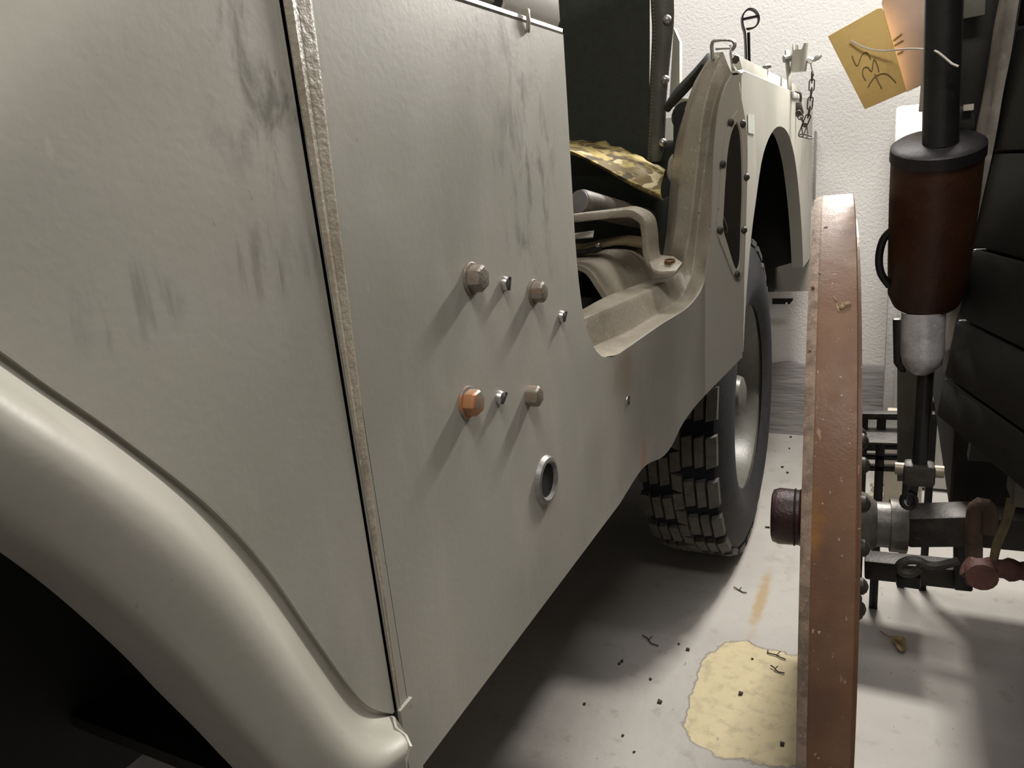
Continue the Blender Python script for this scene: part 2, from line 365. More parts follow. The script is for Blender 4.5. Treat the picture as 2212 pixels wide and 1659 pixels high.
# --- side panel: cowl, under the door, and the slanted face
side = MB()
door_edge = [(0, 0.863, ZB), (0, 0.863, 0.60), (0, 0.863, 0.688), (0, 0.835, 0.699), (0, 0.806, 0.718), (0, 0.784, 0.748), (0, 0.773, 0.79), (0, 0.769, 0.85), (0, 0.772, 0.95), (0, 0.775, 1.058)]
R1 = [Vector((0, 0.863, ZB + (0.693 - ZB) * j / 10)) for j in range(11)] + catmull([(0, 0.863, 0.693)] + door_edge[3:], 24)[1:]
n1 = len(R1)
L1 = [Vector((0, 0.371, ZB + (1.060 - ZB) * i / (n1 - 1))) for i in range(n1)]
side.grid([[L1[i].lerp(R1[i], j / 14) for j in range(15)] for i in range(n1)])
# top lip turned inward
side.grid([[(0, 0.372, 1.060), (0, 0.775, 1.058)], [(-0.002, 0.372, 1.0635), (-0.002, 0.775, 1.0615)], [(-0.008, 0.372, 1.065), (-0.008, 0.775, 1.063)], [(-0.03, 0.372, 1.065), (-0.03, 0.775, 1.063)]])
# bottom edge rolled under
top2 = catmull(D_SILL, 26); bot2 = catmull(BOT, 26)
side.grid([[b.lerp(t, j / 10) for j in range(11)] for t, b in zip(top2, bot2)])
left3 = [hp(1523, 854).lerp(hp(1523, 605), k / 7) for k in range(7)] + catmull(D_PIL, 22)
right3 = catmull(E_PTS, len(left3))
side.grid([[l.lerp(r, j / 8) for j in range(9)] for l, r in zip(left3, right3)])
SIDE = side.build('side_panel', PAINT, V, solid=0.003, out=(1, 0, 0))
# --- rear quarter panel with the wheel arch cut out
RQ = 0.095
ycen, arad_f, arad_r, ztop = 1.64, 0.36, 0.55, 0.962
arch = [at(1606, 760, x=RQ), at(1612, 640, x=RQ), at(1622, 520, x=RQ), at(1632, 440, x=RQ), at(1645, 350, x=RQ), at(1658, 305, x=RQ), at(1672, 280, x=RQ), at(1684, 273, x=RQ), at(1697, 280, x=RQ), at(1708, 303, x=RQ), at(1719, 355, x=RQ), at(1728, 440, x=RQ), at(1733, 520, x=RQ), at(1735, 578, x=RQ)]
ar = catmull(arch, 40)
YR = 2.40
topz = lambda y: 1.045
q = MB()
e0 = E_PTS[-1]
def topq(y): return 1.046 - max(0, 0.03 - (y - 1.27)) * 0.1
tp = [Vector((RQ, ar[0].y + (ar[-1].y - ar[0].y) * (i / 39) ** 1.25, 0)) for i in range(40)]
tp = [Vector((RQ, p.y, topq(p.y))) for p in tp]
q.grid([[a.lerp(t, j / 6) for j in range(7)] for a, t in zip(ar, tp)])
zb = ar[-1].z
q.grid([[Vector((RQ, ar[-1].y + (YR - ar[-1].y) * k / 4, zb + (1.046 - zb) * j / 6)) for j in range(7)] for k in range(5)])
# arch lip turned inward
q.grid([[p, p + Vector((-0.006, 0, 0.0)) , p + Vector((-0.03, 0, 0))] for p in ar])
# roll into the slanted face
q.grid([[l, Vector((RQ, l.y + 0.004, l.z))] for l in right3])
q.grid([[tp[i], tp[i] + Vector((-0.006, 0, 0.004)), tp[i] + Vector((-0.05, 0, 0.004))] for i in range(40)])
q.grid([[Vector((RQ, y, 1.046)), Vector((RQ - 0.006, y, 1.05)), Vector((RQ - 0.05, y, 1.05))] for y in (tp[-1].y, YR)])
q.grid([[Vector((RQ, YR, z)), Vector((RQ - 0.3, YR, z)), Vector((RQ - 1.5, YR, z))] for z in (0.5, 0.8, 1.046)])
q.build('rear_quarter_panel', PAINT, V, solid=0.003, out=(1, 0, 0))
# front strip of the rear quarter between slanted face and arch
fs = MB(); fl = [p for p in right3]; fr = [Vector((RQ, max(ar[0].y + 0.0, p.y + 0.002), p.z)) for p in right3]
# --- door surround: flange, riser, ledge (swept along sill and pillar)
A_ = [at(1215, 690, x=-0.075), at(1254, 670, x=-0.06), at(1317, 637, x=-0.055), at(1406, 603, x=-0.045), at(1440, 580, x=-0.03), at(1450, 545, y=1.215), at(1460, 480, y=1.225), at(1471, 358, y=1.235), at(1482, 277, y=1.24), at(1493, 230, y=1.245), at(1506, 190, y=1.25), at(1525, 136, y=1.26), at(1540, 114, y=1.265)]
B_ = [at(1230, 700, x=-0.04), at(1268, 684, x=-0.034), at(1363, 643, x=-0.024), at(1440, 608, x=-0.005), at(1468, 585, x=0.006), at(1480, 548, y=1.19), at(1491, 494, y=1.20), at(1506, 358, y=1.21), at(1512, 291, y=1.215), at(1520, 239, y=1.22), at(1531, 190, y=1.23), at(1550, 138, y=1.24), at(1562, 112, y=1.245)]
C_ = [at(1250, 770, x=-0.03), at(1290, 746, x=-0.026), at(1363, 714, x=-0.015), at(1430, 672, x=0.002), at(1471, 641, x=0.014), at(1489, 612, x=0.024), at(1500, 555, y=1.208), at(1512, 440, y=1.222), at(1528, 325, y=1.232), at(1537, 255, y=1.237), at(1548, 212, y=1.24), at(1562, 178, y=1.24), at(1576, 150, y=1.238)]
N = 60
ca, cb, cc = catmull(A_, N), catmull(B_, N), catmull(C_, N)
dd = catmull([at(1270, 800, x=-0.004), at(1308, 771, x=-0.001)] + D_SILL[1:] + D_PIL[1:], N)
g = MB(); rows = []
for a, b, c, d in zip(ca, cb, cc, dd):
    rows.append([a + Vector((-0.03, 0.05, -0.02)), a + Vector((-.003, .004, -.002)), a, a.lerp(b, .1), a.lerp(b, 0.86), b, b.lerp(c, 0.07), b.lerp(c, 0.93), c, c.lerp(d, 0.07), c.lerp(d, 0.85), c.lerp(d, .97) , d])
g.grid(rows)
g.build('door_surround', DUSTY, V, smooth=80, subd=1)
# --- top saddle between door surround and quarter panel
sd = MB(); sd.grid([[ca[-1], cb[-1], cc[-1], dd[-1], E_PTS[-1], Vector((RQ, 1.275, 1.046))], [p + Vector((0, 0.04, -0.012)) for p in (ca[-1], cb[-1], cc[-1], dd[-1])] + [Vector((0.085, 1.30, 1.044)), Vector((RQ, 1.32, 1.046))], [p + Vector((0, 0.12, -0.05)) for p in (ca[-1], cb[-1], cc[-1], dd[-1])] + [Vector((0.08, 1.38, 1.04)), Vector((RQ, 1.40, 1.046))]])
sd.build('corner_cap', PAINT, V, subd=2)
# --- rail plate behind the quarter panel
rl = MB(); rl.prism([(0.074, 1.34, 1.03), (0.074, 1.36, 1.078), (0.074, 2.24, 1.078), (0.074, 2.27, 1.06), (0.074, 2.27, 1.03)], (-0.004, 0, 0)); rl.build('top_rail', PAINT, V, bevel=0.001)
MB().lathe([(0.004, 0), (0.009, 0.001), (0.009, 0.007), (0.006, 0.010)], at(1657, 150, x=0.072), (0, 0, 1), 12).build('rail_bolt', STEEL, V)
# --- oval cover plate with rivets on the slanted face
oval_px = [(1590, 240), (1573, 268), (1561, 320), (1554, 390), (1549, 460), (1547, 502), (1560, 540), (1586, 601), (1600, 585), (1605, 500), (1609, 400), (1607, 310), (1602, 262)]
outer = catmull([hp(*p) for p in oval_px + [oval_px[0]]], 61)[:-1]
cen = sum(outer, Vector()) / len(outer)
def shrink(p, k, kz): v = p - cen; return cen + Vector((v.x * k, v.y * k, v.z * kz))
nrm = Vector((0.79, -0.61, 0)).normalized()
r_o = [p + nrm * 0.0005 for p in outer]; r_o2 = [p + nrm * 0.0045 for p in outer]
r_i = [shrink(p, 0.70, 0.88) + nrm * 0.0045 for p in outer]; r_i2 = [shrink(p, 0.68, 0.87) + nrm * 0.0012 for p in outer]
MB().grid([r_o, r_o2, r_i, r_i2], True).build('cover_frame', PAINT, V)
m = MB(); m.add(r_i2, [tuple(range(len(r_i2)))]); m.build('recess_shade_panel', OLIVE_D, V)  # dark flat sheet stands in for the shade of a deep recess
rivm = None
for p in [(1574, 265), (1600, 268), (1557, 355), (1608, 383), (1551, 497), (1603, 497), (1588, 592)]:
    c = hp(*p) + nrm * 0.004
    if rivm is None:
        o = MB().lathe([(0.0058, 0), (0.0056, 0.0018), (0.0042, 0.0036), (0.0015, 0.0045)], c, nrm, 12).build('rivet', GUN, V); rivm = o
    else: inst(rivm, 'rivet', V, Matrix.Translation(c + (WM[rivm].translation - (hp(1574, 265) + nrm * 0.004))))
MB().tube(catmull([hp(1548, 450) + nrm * 0.003, hp(1560, 470) + nrm * 0.004, hp(1568, 495) + nrm * 0.004, hp(1566, 503) + nrm * 0.003], 10), 0.0006, 6).build('loose_wire', STEEL, V)
# --- sticker
c0 = at(1615, 247, x=RQ + .0008); MB().add([at(1615, 245, x=RQ + .0008), at(1629, 248, x=RQ + .0008), at(1629, 290, x=RQ + .0008), at(1616, 287, x=RQ + .0008)], [(0, 1, 2, 3)]).build('sticker', STICK, V, solid=0.0005)
# --- front fender panel ahead of the seam
fp = MB()
F1 = [at(*p, x=0.0) for p in [(-330, 560), (-150, 655), (0, 757), (100, 830), (260, 942), (450, 1092), (570, 1222), (680, 1380), (755, 1485), (800, 1528), (848, 1542)]]
f1 = catmull(F1, 50) + [Vector((0, 0.3715, 0.556))]
fp.grid([[p, p.lerp(Vector((0.0, p.y * 1.0, 1.062)), .02)] + [Vector((0.0, p.y, p.z + (1.062 - p.z) * j / 12)) for j in range(1, 13)] for p in f1])
fp.grid([[Vector((0.0, p.y, 1.062)), Vector((-0.003, p.y, 1.066)), Vector((-0.03, p.y, 1.068))] for p in f1])
fp.build('fender_side', PAINT, V, solid=0.003, out=(1, 0, 0))
# --- wheel arch flare
def crv(px, x): return catmull([at(a, b, x=x) for a, b in px], 70)
k1 = [(-330, 560), (-150, 655), (0, 757), (100, 830), (260, 942), (450, 1092), (570, 1222), (680, 1380), (755, 1485), (800, 1528), (850, 1544)]
k2 = [(-330, 585), (-150, 690), (0, 800), (100, 868), (260, 978), (400, 1094), (520, 1226), (620, 1355), (700, 1472), (757, 1548), (800, 1566), (853, 1549)]
k3 = [(-330, 600), (-150, 715), (0, 825), (100, 893), (260, 1003), (400, 1120), (516, 1250), (612, 1378), (690, 1495), (748, 1578), (800, 1600), (858, 1570)]
k4 = [(-330, 760), (-150, 880), (0, 985), (110, 1050), (260, 1165), (395, 1285), (500, 1400), (580, 1505), (650, 1600), (700, 1660), (780, 1700), (876, 1640)]
k5 = [(-330, 880), (-150, 1020), (0, 1128), (120, 1205), (260, 1315), (400, 1448), (480, 1537), (560, 1622), (620, 1690), (680, 1750), (780, 1800), (882, 1700)]
P1, P1b = crv(k1, 0.0), crv(k1, -0.005)
P2, P3, P4, P5 = crv(k2, 0.004), crv(k3, 0.022), crv(k4, 0.038), crv(k5, 0.030)
P6 = [p + Vector((-0.012, 0.004, -0.006)) for p in P5]; P7 = [p + Vector((-0.05, 0.0, -0.002)) for p in P5]
rows = []
for a, a2, b, c, d, e, f_, h in zip(P1, P1b, P2, P3, P4, P5, P6, P7):
    mid = c.lerp(d, 0.5) + Vector((0.009, 0, 0.0))
    rows.append([a, a.lerp(a2, .9) + (b - a) * 0.05, a2.lerp(b, 0.7) + Vector((-0.003, 0, 0)), b, c + Vector((0, 0, 0)), c.lerp(mid, 0.35) + Vector((0.004, 0, 0)), mid, d, d.lerp(e, 0.6), e, f_, h])
MB().grid(rows).build('wheel_arch_flare', PAINT, V, smooth=60, subd=1, solid=0.002, out=(1, 0, 0.2))
e = rows[-1]; MB().add(e + [e[0] + Vector((-0.03, 0.006, 0))], [tuple(range(len(e) + 1))]).build('flare_end_plate', PAINT, V, solid=0.002)
# --- welt strip on the joint between fender and cowl
rows = []
for i in range(40):
    t = i / 39; z = 1.064 + (0.556 - 1.064) * t; wd = 0.0105 * max(0, 1 - t * 1.25) + 0.0022; hgt = 0.0042 * max(0.25, 1 - t * 1.1); y0 = 0.3705 - 0.010 * t
    rows.append([(0.0005, y0 - wd, z), (hgt, y0 - wd * 0.72, z), (hgt * 0.45, y0 - wd * 0.1, z), (hgt, y0 + wd * 0.55, z), (hgt * .6, y0 + wd * .9, z), (-0.001, y0 + wd, z)])
MB().grid(rows).build('joint_welt', DUSTY, V, smooth=50)
# --- panel under fender joint down to bottom edge
MB().grid([[(0, 0.358, 0.556), (0, 0.374, 0.556)], [(0, 0.358, ZB), (0, 0.374, ZB)]]).build('joint_foot', PAINT, V, solid=0.003)
# --- hood side and cowl top above the horizontal seam
def upper(name, y0, y1, mat=PAINT):
    rows = []
    for x, z in ((-0.02, 1.063), (-0.006, 1.0665), (-0.003, 1.072), (-0.003, 1.10), (-0.006, 1.14), (-0.02, 1.18), (-0.06, 1.21), (-0.3, 1.24), (-0.7, 1.25)):
        rows.append([(x, y0, z), (x, y1, z)])
    return MB().grid(rows).build(name, mat, V, solid=0.003)
hd = MB(); rows = []
for x, z in ((-0.05, 1.069), (-0.022, 1.0705), (-0.012, 1.074), (-0.010, 1.085), (-0.012, 1.14), (-0.03, 1.18), (-0.08, 1.21), (-0.3, 1.24), (-0.7, 1.25)): rows.append([(x, -0.6, z), (x, 0.2, z), (x, 0.647, z - 0.001)])
hd.grid(rows).build('hood', PAINT, V, solid=0.003)
upper('cowl_top', 0.652, 0.776)
c = at(1138, 42, x=0.0); MB().bar([(0.0015, 0.684, 1.050), (0.003, 0.684, 1.060), (0.003, 0.684, 1.070)], 0.005, 0.003, (0, 1, 0)).build('hood_bumper', DUSTY, V, bevel=0.001)
# --- bolts and screws
def hexbolt(px, rad, hgt, mat, rot, washer=False):
    c = at(px[0], px[1], x=0.0); m = MB()
    if washer: m.lathe([(rad * 1.22, 0), (rad * 1.22, 0.0016), (rad * 1.1, 0.002)], c, (1, 0, 0), 20)
    a = Vector((1, 0, 0)); ring = lambda r, h: [c + a * h + Vector((0, math.cos(rot + k * PI / 3), math.sin(rot + k * PI / 3))) * r for k in range(6)]
    o = len(m.v); m.grid([ring(rad, 0.0), ring(rad, hgt * 0.82), ring(rad * 0.84, hgt)], True); m.f.append(tuple(o + 12 + k for k in range(6)))
    return m.build('hex_bolt', mat, V, smooth=20, bevel=0.0006)
hexbolt((1018, 602), 0.0115, 0.0125, RUST, 0.3, True)
hexbolt((1152, 631), 0.0105, 0.0125, RUST, 0.5, True)
hexbolt((1009, 869), 0.0115, 0.0120, RUST2, 0.1, True)
hexbolt((1142, 855), 0.0105, 0.0125, RUST, 0.35, False)
def screw(px, rad, hgt, ang):
    c = at(px[0], px[1], x=0.0); m = MB()
    m.lathe([(rad, 0), (rad, hgt * 0.3), (rad * 0.8, hgt * 0.75), (rad * 0.35, hgt)], c, (1, 0, 0), 16)
    o = m.build('slotted_screw', STEEL, V)
    R = Matrix.Rotation(ang, 3, 'X'); MB().box(c + Vector((hgt * 0.9, 0, 0)), (hgt * 0.35, rad * 1.75, rad * 0.28), R).build('screw_slot', DARK, o, smooth=0)
    return o
screw((1088, 613), 0.0068, 0.0065, 1.2); screw((1077, 859), 0.0068, 0.0065, 0.6); screw((1211, 684), 0.0066, 0.006, 0.9); screw((1350, 864), 0.0062, 0.006, 1.3)
# --- drain grommet: ring with a dark disc standing in for the shaded hole
gc = at(1178, 1037, x=0.0)
m = MB(); m.lathe([(0.0165, 0.000), (0.0165, -0.012), (0.0180, 0.003), (0.0205, 0.0052), (0.0240, 0.0045), (0.0262, 0.0)], gc, (1, 0, 0), 36, cap=False); gm = m.build('grommet_ring', GROM, V)
MB().lathe([(0.0170, 0.0008), (0.0170, 0.0016)], gc, (1, 0, 0), 32).build('hole_shade_disc', DARK, gm)
# --- cracked paint and touch-up streaks are in the paint; sill patch of dust bits
# --- rear wheel
WY, WZ, WR, WXO = 1.72, 0.372, 0.372, 0.040
wc = Vector((WXO - 0.095, WY, WZ)); axw = Vector((1, 0, 0))
prof = [(0.215, 0.080), (0.236, 0.090), (0.262, 0.0965), (0.292, 0.094), (0.325, 0.088), (0.345, 0.081), (0.357, 0.074), (0.3605, 0.05), (0.3615, 0.0)]
full = prof + [(r, -h) for r, h in reversed(prof[:-1])]
tyre = MB().lathe(full, wc, axw, 72, cap=False).build('rear_tyre', RUBBER, V)
MB().lathe([(0.3585, 0.074), (0.3622, 0.05), (0.3630, 0.0), (0.3622, -0.05), (0.3585, -0.074)], wc, axw, 72, cap=False).build('tread_base', GROOVE, tyre)
def lugmesh(name, x0, x1, ang, hgt, skew=0.0, chamfer=0.0):
    m = MB(); r0, r1 = 0.358, WR - 0.0005
    hw = ang * 0.372 / 2
    bt = [Vector((x0, -hw - skew, r0)), Vector((x1, -hw + skew, r0 - chamfer)), Vector((x1, hw + skew, r0 - chamfer)), Vector((x0, hw - skew, r0))]
    tpv = [Vector((x0 + 0.0006, -hw - skew + 0.001, r1)), Vector((x1 - 0.0006, -hw + skew + 0.001, r1 - chamfer)), Vector((x1 - 0.0006, hw + skew - 0.001, r1 - chamfer)), Vector((x0 + 0.0006, hw - skew - 0.001, r1))]
    m.add(bt + tpv, [(0, 3, 2, 1), (4, 5, 6, 7), (0, 1, 5, 4), (1, 2, 6, 5), (2, 3, 7, 6), (3, 0, 4, 7)])
    me = bpy.data.meshes.new(name); me.from_pydata([tuple(p) for p in m.v], [], m.f); me.materials.append(LUGM); return me
pitch = 2 * PI / 24
lm = []
for sgn in (1, -1):
    for a, b, ch in ((0.014, 0.034, 0), (0.0385, 0.0565, 0.0005), (0.061, 0.0815, 0.006)):
        lo, hi = (a, b) if sgn > 0 else (-b, -a)
        me = lugmesh('tread_lug', a, b, pitch * 0.66, 0.012, 0.003, ch) if sgn > 0 else None
        if sgn < 0:
            me = lugmesh('tread_lug', a, b, pitch * 0.66, 0.012, -0.003, ch)
            for v in me.vertices: v.co.x = -v.co.x
            me.flip_normals()
        lm.append((me, 0.0 if sgn > 0 else 0.5))
lm.append((lugmesh('tread_lug', -0.011, 0.010, pitch * 0.46, 0.012, 0.003), 0.25)); lm.append((lugmesh('tread_lug', -0.010, 0.011, pitch * 0.42, 0.012, -0.003), 0.75))
for k in range(24):
    for me, off in lm:
        th = (k + off) * pitch
        M = Matrix.Translation(wc) @ Matrix.Rotation(th, 4, 'X')
        inst(me, 'tread_lug', tyre, M)
rim = MB().lathe([(0.228, 0.084), (0.240, 0.091), (0.245, 0.090), (0.243, 0.082), (0.232, 0.076), (0.222, 0.072), (0.214, 0.055), (0.208, 0.020), (0.204, 0.004), (0.194, -0.004), (0.178, 0.010), (0.150, 0.026), (0.112, 0.030), (0.09, 0.022), (0.062, 0.020), (0.02, 0.020)], wc, axw, 60, cap=False).build('wheel_rim', RIMM, V)
MB().lathe([(0.05, 0.02), (0.05, 0.055), (0.046, 0.066), (0.030, 0.072), (0.005, 0.073)], wc, axw, 24).build('hub_cap', RIMM, V)
for k in range(5):
    a = 2 * PI * k / 5 + 0.35; c = wc + Vector((0.024, math.cos(a) * 0.07, math.sin(a) * 0.07))
    MB().lathe([(0.012, 0), (0.012, 0.014), (0.007, 0.018), (0.006, 0.026)], c, axw, 6).build('lug_nut', GUN, rim, smooth=20)
# --- wheel house, coloured near-black so the arch interior reads as shade
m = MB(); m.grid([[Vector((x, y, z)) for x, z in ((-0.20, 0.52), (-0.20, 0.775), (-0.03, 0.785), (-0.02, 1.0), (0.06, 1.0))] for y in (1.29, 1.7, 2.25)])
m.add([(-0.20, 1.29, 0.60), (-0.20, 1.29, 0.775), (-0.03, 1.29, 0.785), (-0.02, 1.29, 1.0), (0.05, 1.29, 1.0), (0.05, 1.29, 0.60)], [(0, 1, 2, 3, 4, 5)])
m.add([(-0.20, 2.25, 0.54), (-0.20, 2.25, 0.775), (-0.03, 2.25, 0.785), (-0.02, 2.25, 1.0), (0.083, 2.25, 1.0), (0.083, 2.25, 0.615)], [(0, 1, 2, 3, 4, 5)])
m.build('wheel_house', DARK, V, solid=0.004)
# --- tub floor, fire wall, far side, rear, chassis
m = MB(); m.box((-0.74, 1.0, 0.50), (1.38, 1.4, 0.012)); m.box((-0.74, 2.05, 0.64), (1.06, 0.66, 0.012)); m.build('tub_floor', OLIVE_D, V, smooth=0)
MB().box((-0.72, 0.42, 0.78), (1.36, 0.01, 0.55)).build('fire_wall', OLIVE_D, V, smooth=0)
MB().box((-1.43, 0.6, 0.78), (0.01, 3.4, 0.56)).build('far_side_panel', PAINT, V, smooth=0)
for x in (-0.45, -1.05): MB().box((x, 0.8, 0.42), (0.07, 3.1, 0.10)).build('chassis_rail', GUN, V, bevel=0.004)
MB().box((-0.75, 0.86, 0.33), (1.0, 0.10, 0.16)).build('dark_cross_member', DARK, V, bevel=0.004)  # dark member put in to keep the view under the body black
MB().lathe([(0.035, -0.7), (0.045, -0.3), (0.12, -0.12), (0.13, 0), (0.12, 0.12), (0.045, 0.3), (0.035, 0.6)], (-0.75, 1.72, 0.372), (1, 0, 0), 20).build('rear_axle', DARK, V)
m = MB(); m.grid([[(-0.32, y, z) for y in (-0.6, 0.0, 0.36)] for z in (0.42, 0.7, 1.06)]); m.grid([[(-0.32, 0.355, z), (0.0, 0.355, z)] for z in (0.49, 1.06)]); m.grid([[(-0.32, -.6, 1.0), (-0.01, -.6, 1.0)], [(-0.32, .36, 1.0), (-0.01, .36, 1.0)]]); m.build('front_wheel_house', DARK, V, solid=0.003)
tf = MB().lathe(full, (-0.055, -0.34, WZ), axw, 48, cap=False).build('front_tyre', RUBBER, V)
tf2 = inst(tf, 'far_tyre', V, Matrix.Translation((-1.35, -0.34, WZ))); tf3 = inst(tyre, 'far_tyre', V, Matrix.Translation((-1.35, WY, WZ)))
# --- black bumper bracket past the tyre
y = 2.36; pl = [at(1668, 645, y=y), at(1713, 645, y=y), at(1713, 648, y=y), at(1706, 657, y=y), at(1668, 657, y=y)]
o = MB().prism(pl, (0, 0.006, 0)).build('bumper_bracket', BLACK, V, smooth=0)
MB().lathe([(0.003, 0), (0.003, 0.002)], at(1699, 655, y=y - 0.001), (0, -1, 0), 12).build('bracket_hole', PAPER, o)
MB().box((-0.75, 2.38, 0.55), (1.5, 0.04, 0.09)).build('rear_cross_member', BLACK, V, bevel=0.004)
# --- footman loop on the pillar top
y = 1.25; lp = [at(1540, 128, y=y), at(1538, 108, y=y), at(1538, 96, y=y), at(1545, 88, y=y), at(1578, 87, y=y), at(1587, 94, y=y), at(1585, 103, y=y), at(1580, 108, y=y)]
MB().tube(catmull(lp, 30), 0.0028, 8).build('footman_loop', STEEL, V)
MB().tube([at(1546, 105, y=y), at(1578, 104, y=y)], 0.0022, 8).build('loop_bar', STEEL, V)
MB().bar(catmull([at(1578, 98, y=1.262), at(1580, 122, y=1.262), at(1584, 145, y=1.27), at(1588, 148, y=1.28)], 12), 0.006, 0.003, (0, 1, 0.2)).build('loop_leg', STEEL, V)
MB().lathe([(0.006, 0), (0.006, 0.006)], at(1587, 130, y=1.265), (0.5, -1, 0), 6).build('loop_nut', GUN, V, smooth=20)
MB().prism([at(1574, 112, y=1.30), at(1596, 120, y=1.30), at(1606, 160, y=1.30), at(1580, 160, y=1.30)], (0, 0.01, 0)).build('loop_bracket', PAINT, V, bevel=0.002)
# --- black stay with curled end
y = 1.5
st = [at(1612, 165, y=y), at(1611, 120, y=y), at(1609, 75, y=y), at(1604, 55, y=y), at(1603, 38, y=y), at(1609, 26, y=y), at(1619, 20, y=y), at(1631, 24, y=y), at(1638, 36, y=y), at(1637, 50, y=y), at(1628, 60, y=y), at(1613, 63, y=y)]
MB().bar(catmull(st, 50), 0.014, 0.0025, (-0.35, 1, 0)).build('stay_bar', BLACK, V, smooth=40)
MB().bar([at(1604, 42, y=y), at(1638, 35, y=y)], 0.010, 0.0035, (0, 1, 0)).build('stay_pin', BLACK, V)
MB().bar([at(1619, 155, y=1.52), at(1617, 70, y=1.52)], 0.005, 0.003, (1, 0, 0)).build('stay_edge', BLACK, V)
# --- tube clamp on a stay plate, wing nut, chain
y = 1.9
MB().bar(catmull([at(1706, 196, y=y), at(1704, 165, y=y), at(1701, 135, y=y), at(1700, 108, y=y)], 10), 0.012, 0.004, (0.6, 1, 0)).build('clamp_plate', PAINT, V, bevel=0.001)
MB().tube([at(1693, 128, y=y - .01), at(1712, 124, y=y)], 0.008, 10).build('clamp_bolt', STEEL, V)
c = at(1727, 125, y=y); up = (at(1730, 92, y=y) - at(1724, 152, y=y)).normalized(); rad = 0.0175; hl = (at(1730, 92, y=y) - at(1724, 152, y=y)).length / 2
u = Vector((1, 0, 0)); u = (u - up * u.dot(up)).normalized(); vv = up.cross(u)
rows = []
for k in range(25):
    a = 2 * PI * k / 24; top = hl * (0.55 if 0.5 < (a % (2 * PI)) < 1.9 or 3.9 < a < 5.2 else 1.0)
    rows.append([c + (u * math.cos(a) + vv * math.sin(a)) * rad + up * h for h in (-hl, 0, top)])
MB().grid(rows).build('tube_clamp', PAINT, V, solid=0.002)
MB().tube([at(1744, 128, y=y), at(1756, 132, y=y)], 0.007, 10).build('wing_nut_boss', STEEL, V)
MB().prism([at(1752, 130, y=y), at(1762, 120, y=y), at(1773, 115, y=y), at(1776, 121, y=y), at(1770, 128, y=y), at(1758, 134, y=y)], (0, 0.005, 0)).build('wing_nut', STEEL, V, bevel=0.001)
MB().bar([at(1750, 133, y=y), at(1754, 150, y=y), at(1757, 160, y=y)], 0.007, 0.003, (0, 1, 0)).build('chain_tab', STEEL, V)
links = [(1754, 158), (1755, 177), (1752.5, 198), (1751, 218), (1749, 240), (1745, 256), (1738, 271), (1734, 262), (1728, 252)]
chn = MB().tube([at(1755, 157, y=y), at(1757, 164, y=y)], 0.002, 6).build('chain', GUN, V)
def link(p, q_, flat, mat=GUN):
    d = q_ - p; L = d.length / 2 + 0.004; d.normalize(); s_ = (Vector((0.1, 1, 0)) if flat else Vector((1, 0.1, 0))); s_ = (s_ - d * s_.dot(d)).normalized(); c = (p + q_) / 2; wv = 0.0055
    pts = [c + d * (math.cos(t) * wv + (L - wv) * (1 if math.cos(t) > 0 else -1)) + s_ * math.sin(t) * wv for t in [2 * PI * (k + .5) / 16 for k in range(16)]]
    MB().tube(pts, 0.0014, 6, closed=True).build('chain_link', mat, chn)
cp = [at(a, b, y=y) for a, b in [(1754, 158), (1754, 175), (1753, 193), (1751, 213), (1749, 233), (1746, 251), (1738, 270), (1730, 254), (1724, 243)]]
for i in range(len(cp) - 1): link(cp[i], cp[i + 1], i % 2 == 0)
for (a, b), (c_, d_) in [((1738, 270), (1730, 292)), ((1737, 272), (1740, 294)), ((1731, 292), (1752, 297))]: link(at(a, b, y=y), at(c_, d_, y=y - .01), False)
# --- padlock hanging from the hasp
PLK = thing('padlock', 'small dark padlock hanging at the rear corner of the vehicle beside the chain', 'padlock', at(1723, 252, y=1.98))
y = 1.98
MB().prism([at(1713, 221, y=y), at(1730, 220, y=y), at(1736, 243, y=y), at(1728, 253, y=y), at(1713, 250, y=y)], (0, 0.014, 0)).build('lock_body', GUN, PLK, bevel=0.002)
MB().tube(catmull([at(1716, 222, y=y + .007), at(1713, 205, y=y + .007), at(1718, 199, y=y + .007), at(1727, 200, y=y + .007), at(1730, 207, y=y + .007), at(1729, 222, y=y + .007)], 20), 0.0028, 8).build('shackle', GUN, PLK)
MB().prism([at(1708, 196, x=RQ), at(1732, 208, x=RQ), at(1732, 215, x=RQ), at(1708, 212, x=RQ)], (0.003, 0, 0)).build('hasp', PAINT, V, bevel=0.001)
# rear strips at the corner
MB().prism([at(1759, 283, x=RQ), at(1765, 285, x=RQ), at(1763, 430, x=RQ), at(1758, 430, x=RQ)], (0.004, 0, 0)).build('corner_strip', PAINT, V)

# --- interior of the vehicle
cv = 1.45
def curt(px, py, dy=0): return at(px, py, y=cv + dy)
rows = []
for py in (-260, -120, 0, 60, 120, 180, 240, 300, 345, 380):
    k = (py + 0) / 345.0
    rows.append([curt(px - 0.02 * max(0, py - 150), py, 0.004 * math.sin(px * 0.05 + py * 0.01)) for px in (1000, 1100, 1150, 1212, 1260, 1310, 1360, 1404)])
MB().grid(rows).build('canvas_curtain', CANVAS, V, solid=0.002)
lft = [(1404, -200), (1404, 0), (1407, 60), (1405, 120), (1402, 180), (1400, 240), (1396, 300), (1394, 350)]
mdl = [(1428, -200), (1428, 0), (1432, 50), (1430, 120), (1424, 180), (1421, 240), (1418, 300), (1410, 350)]
rgt = [(1457, -200), (1457, 0), (1458, 40), (1452, 100), (1446, 160), (1441, 215), (1438, 290), (1430, 350)]
a = catmull([curt(*p) for p in lft], 24); b = catmull([curt(p[0], p[1], -0.012) for p in mdl], 24); c_ = catmull([curt(*p) for p in rgt], 24)
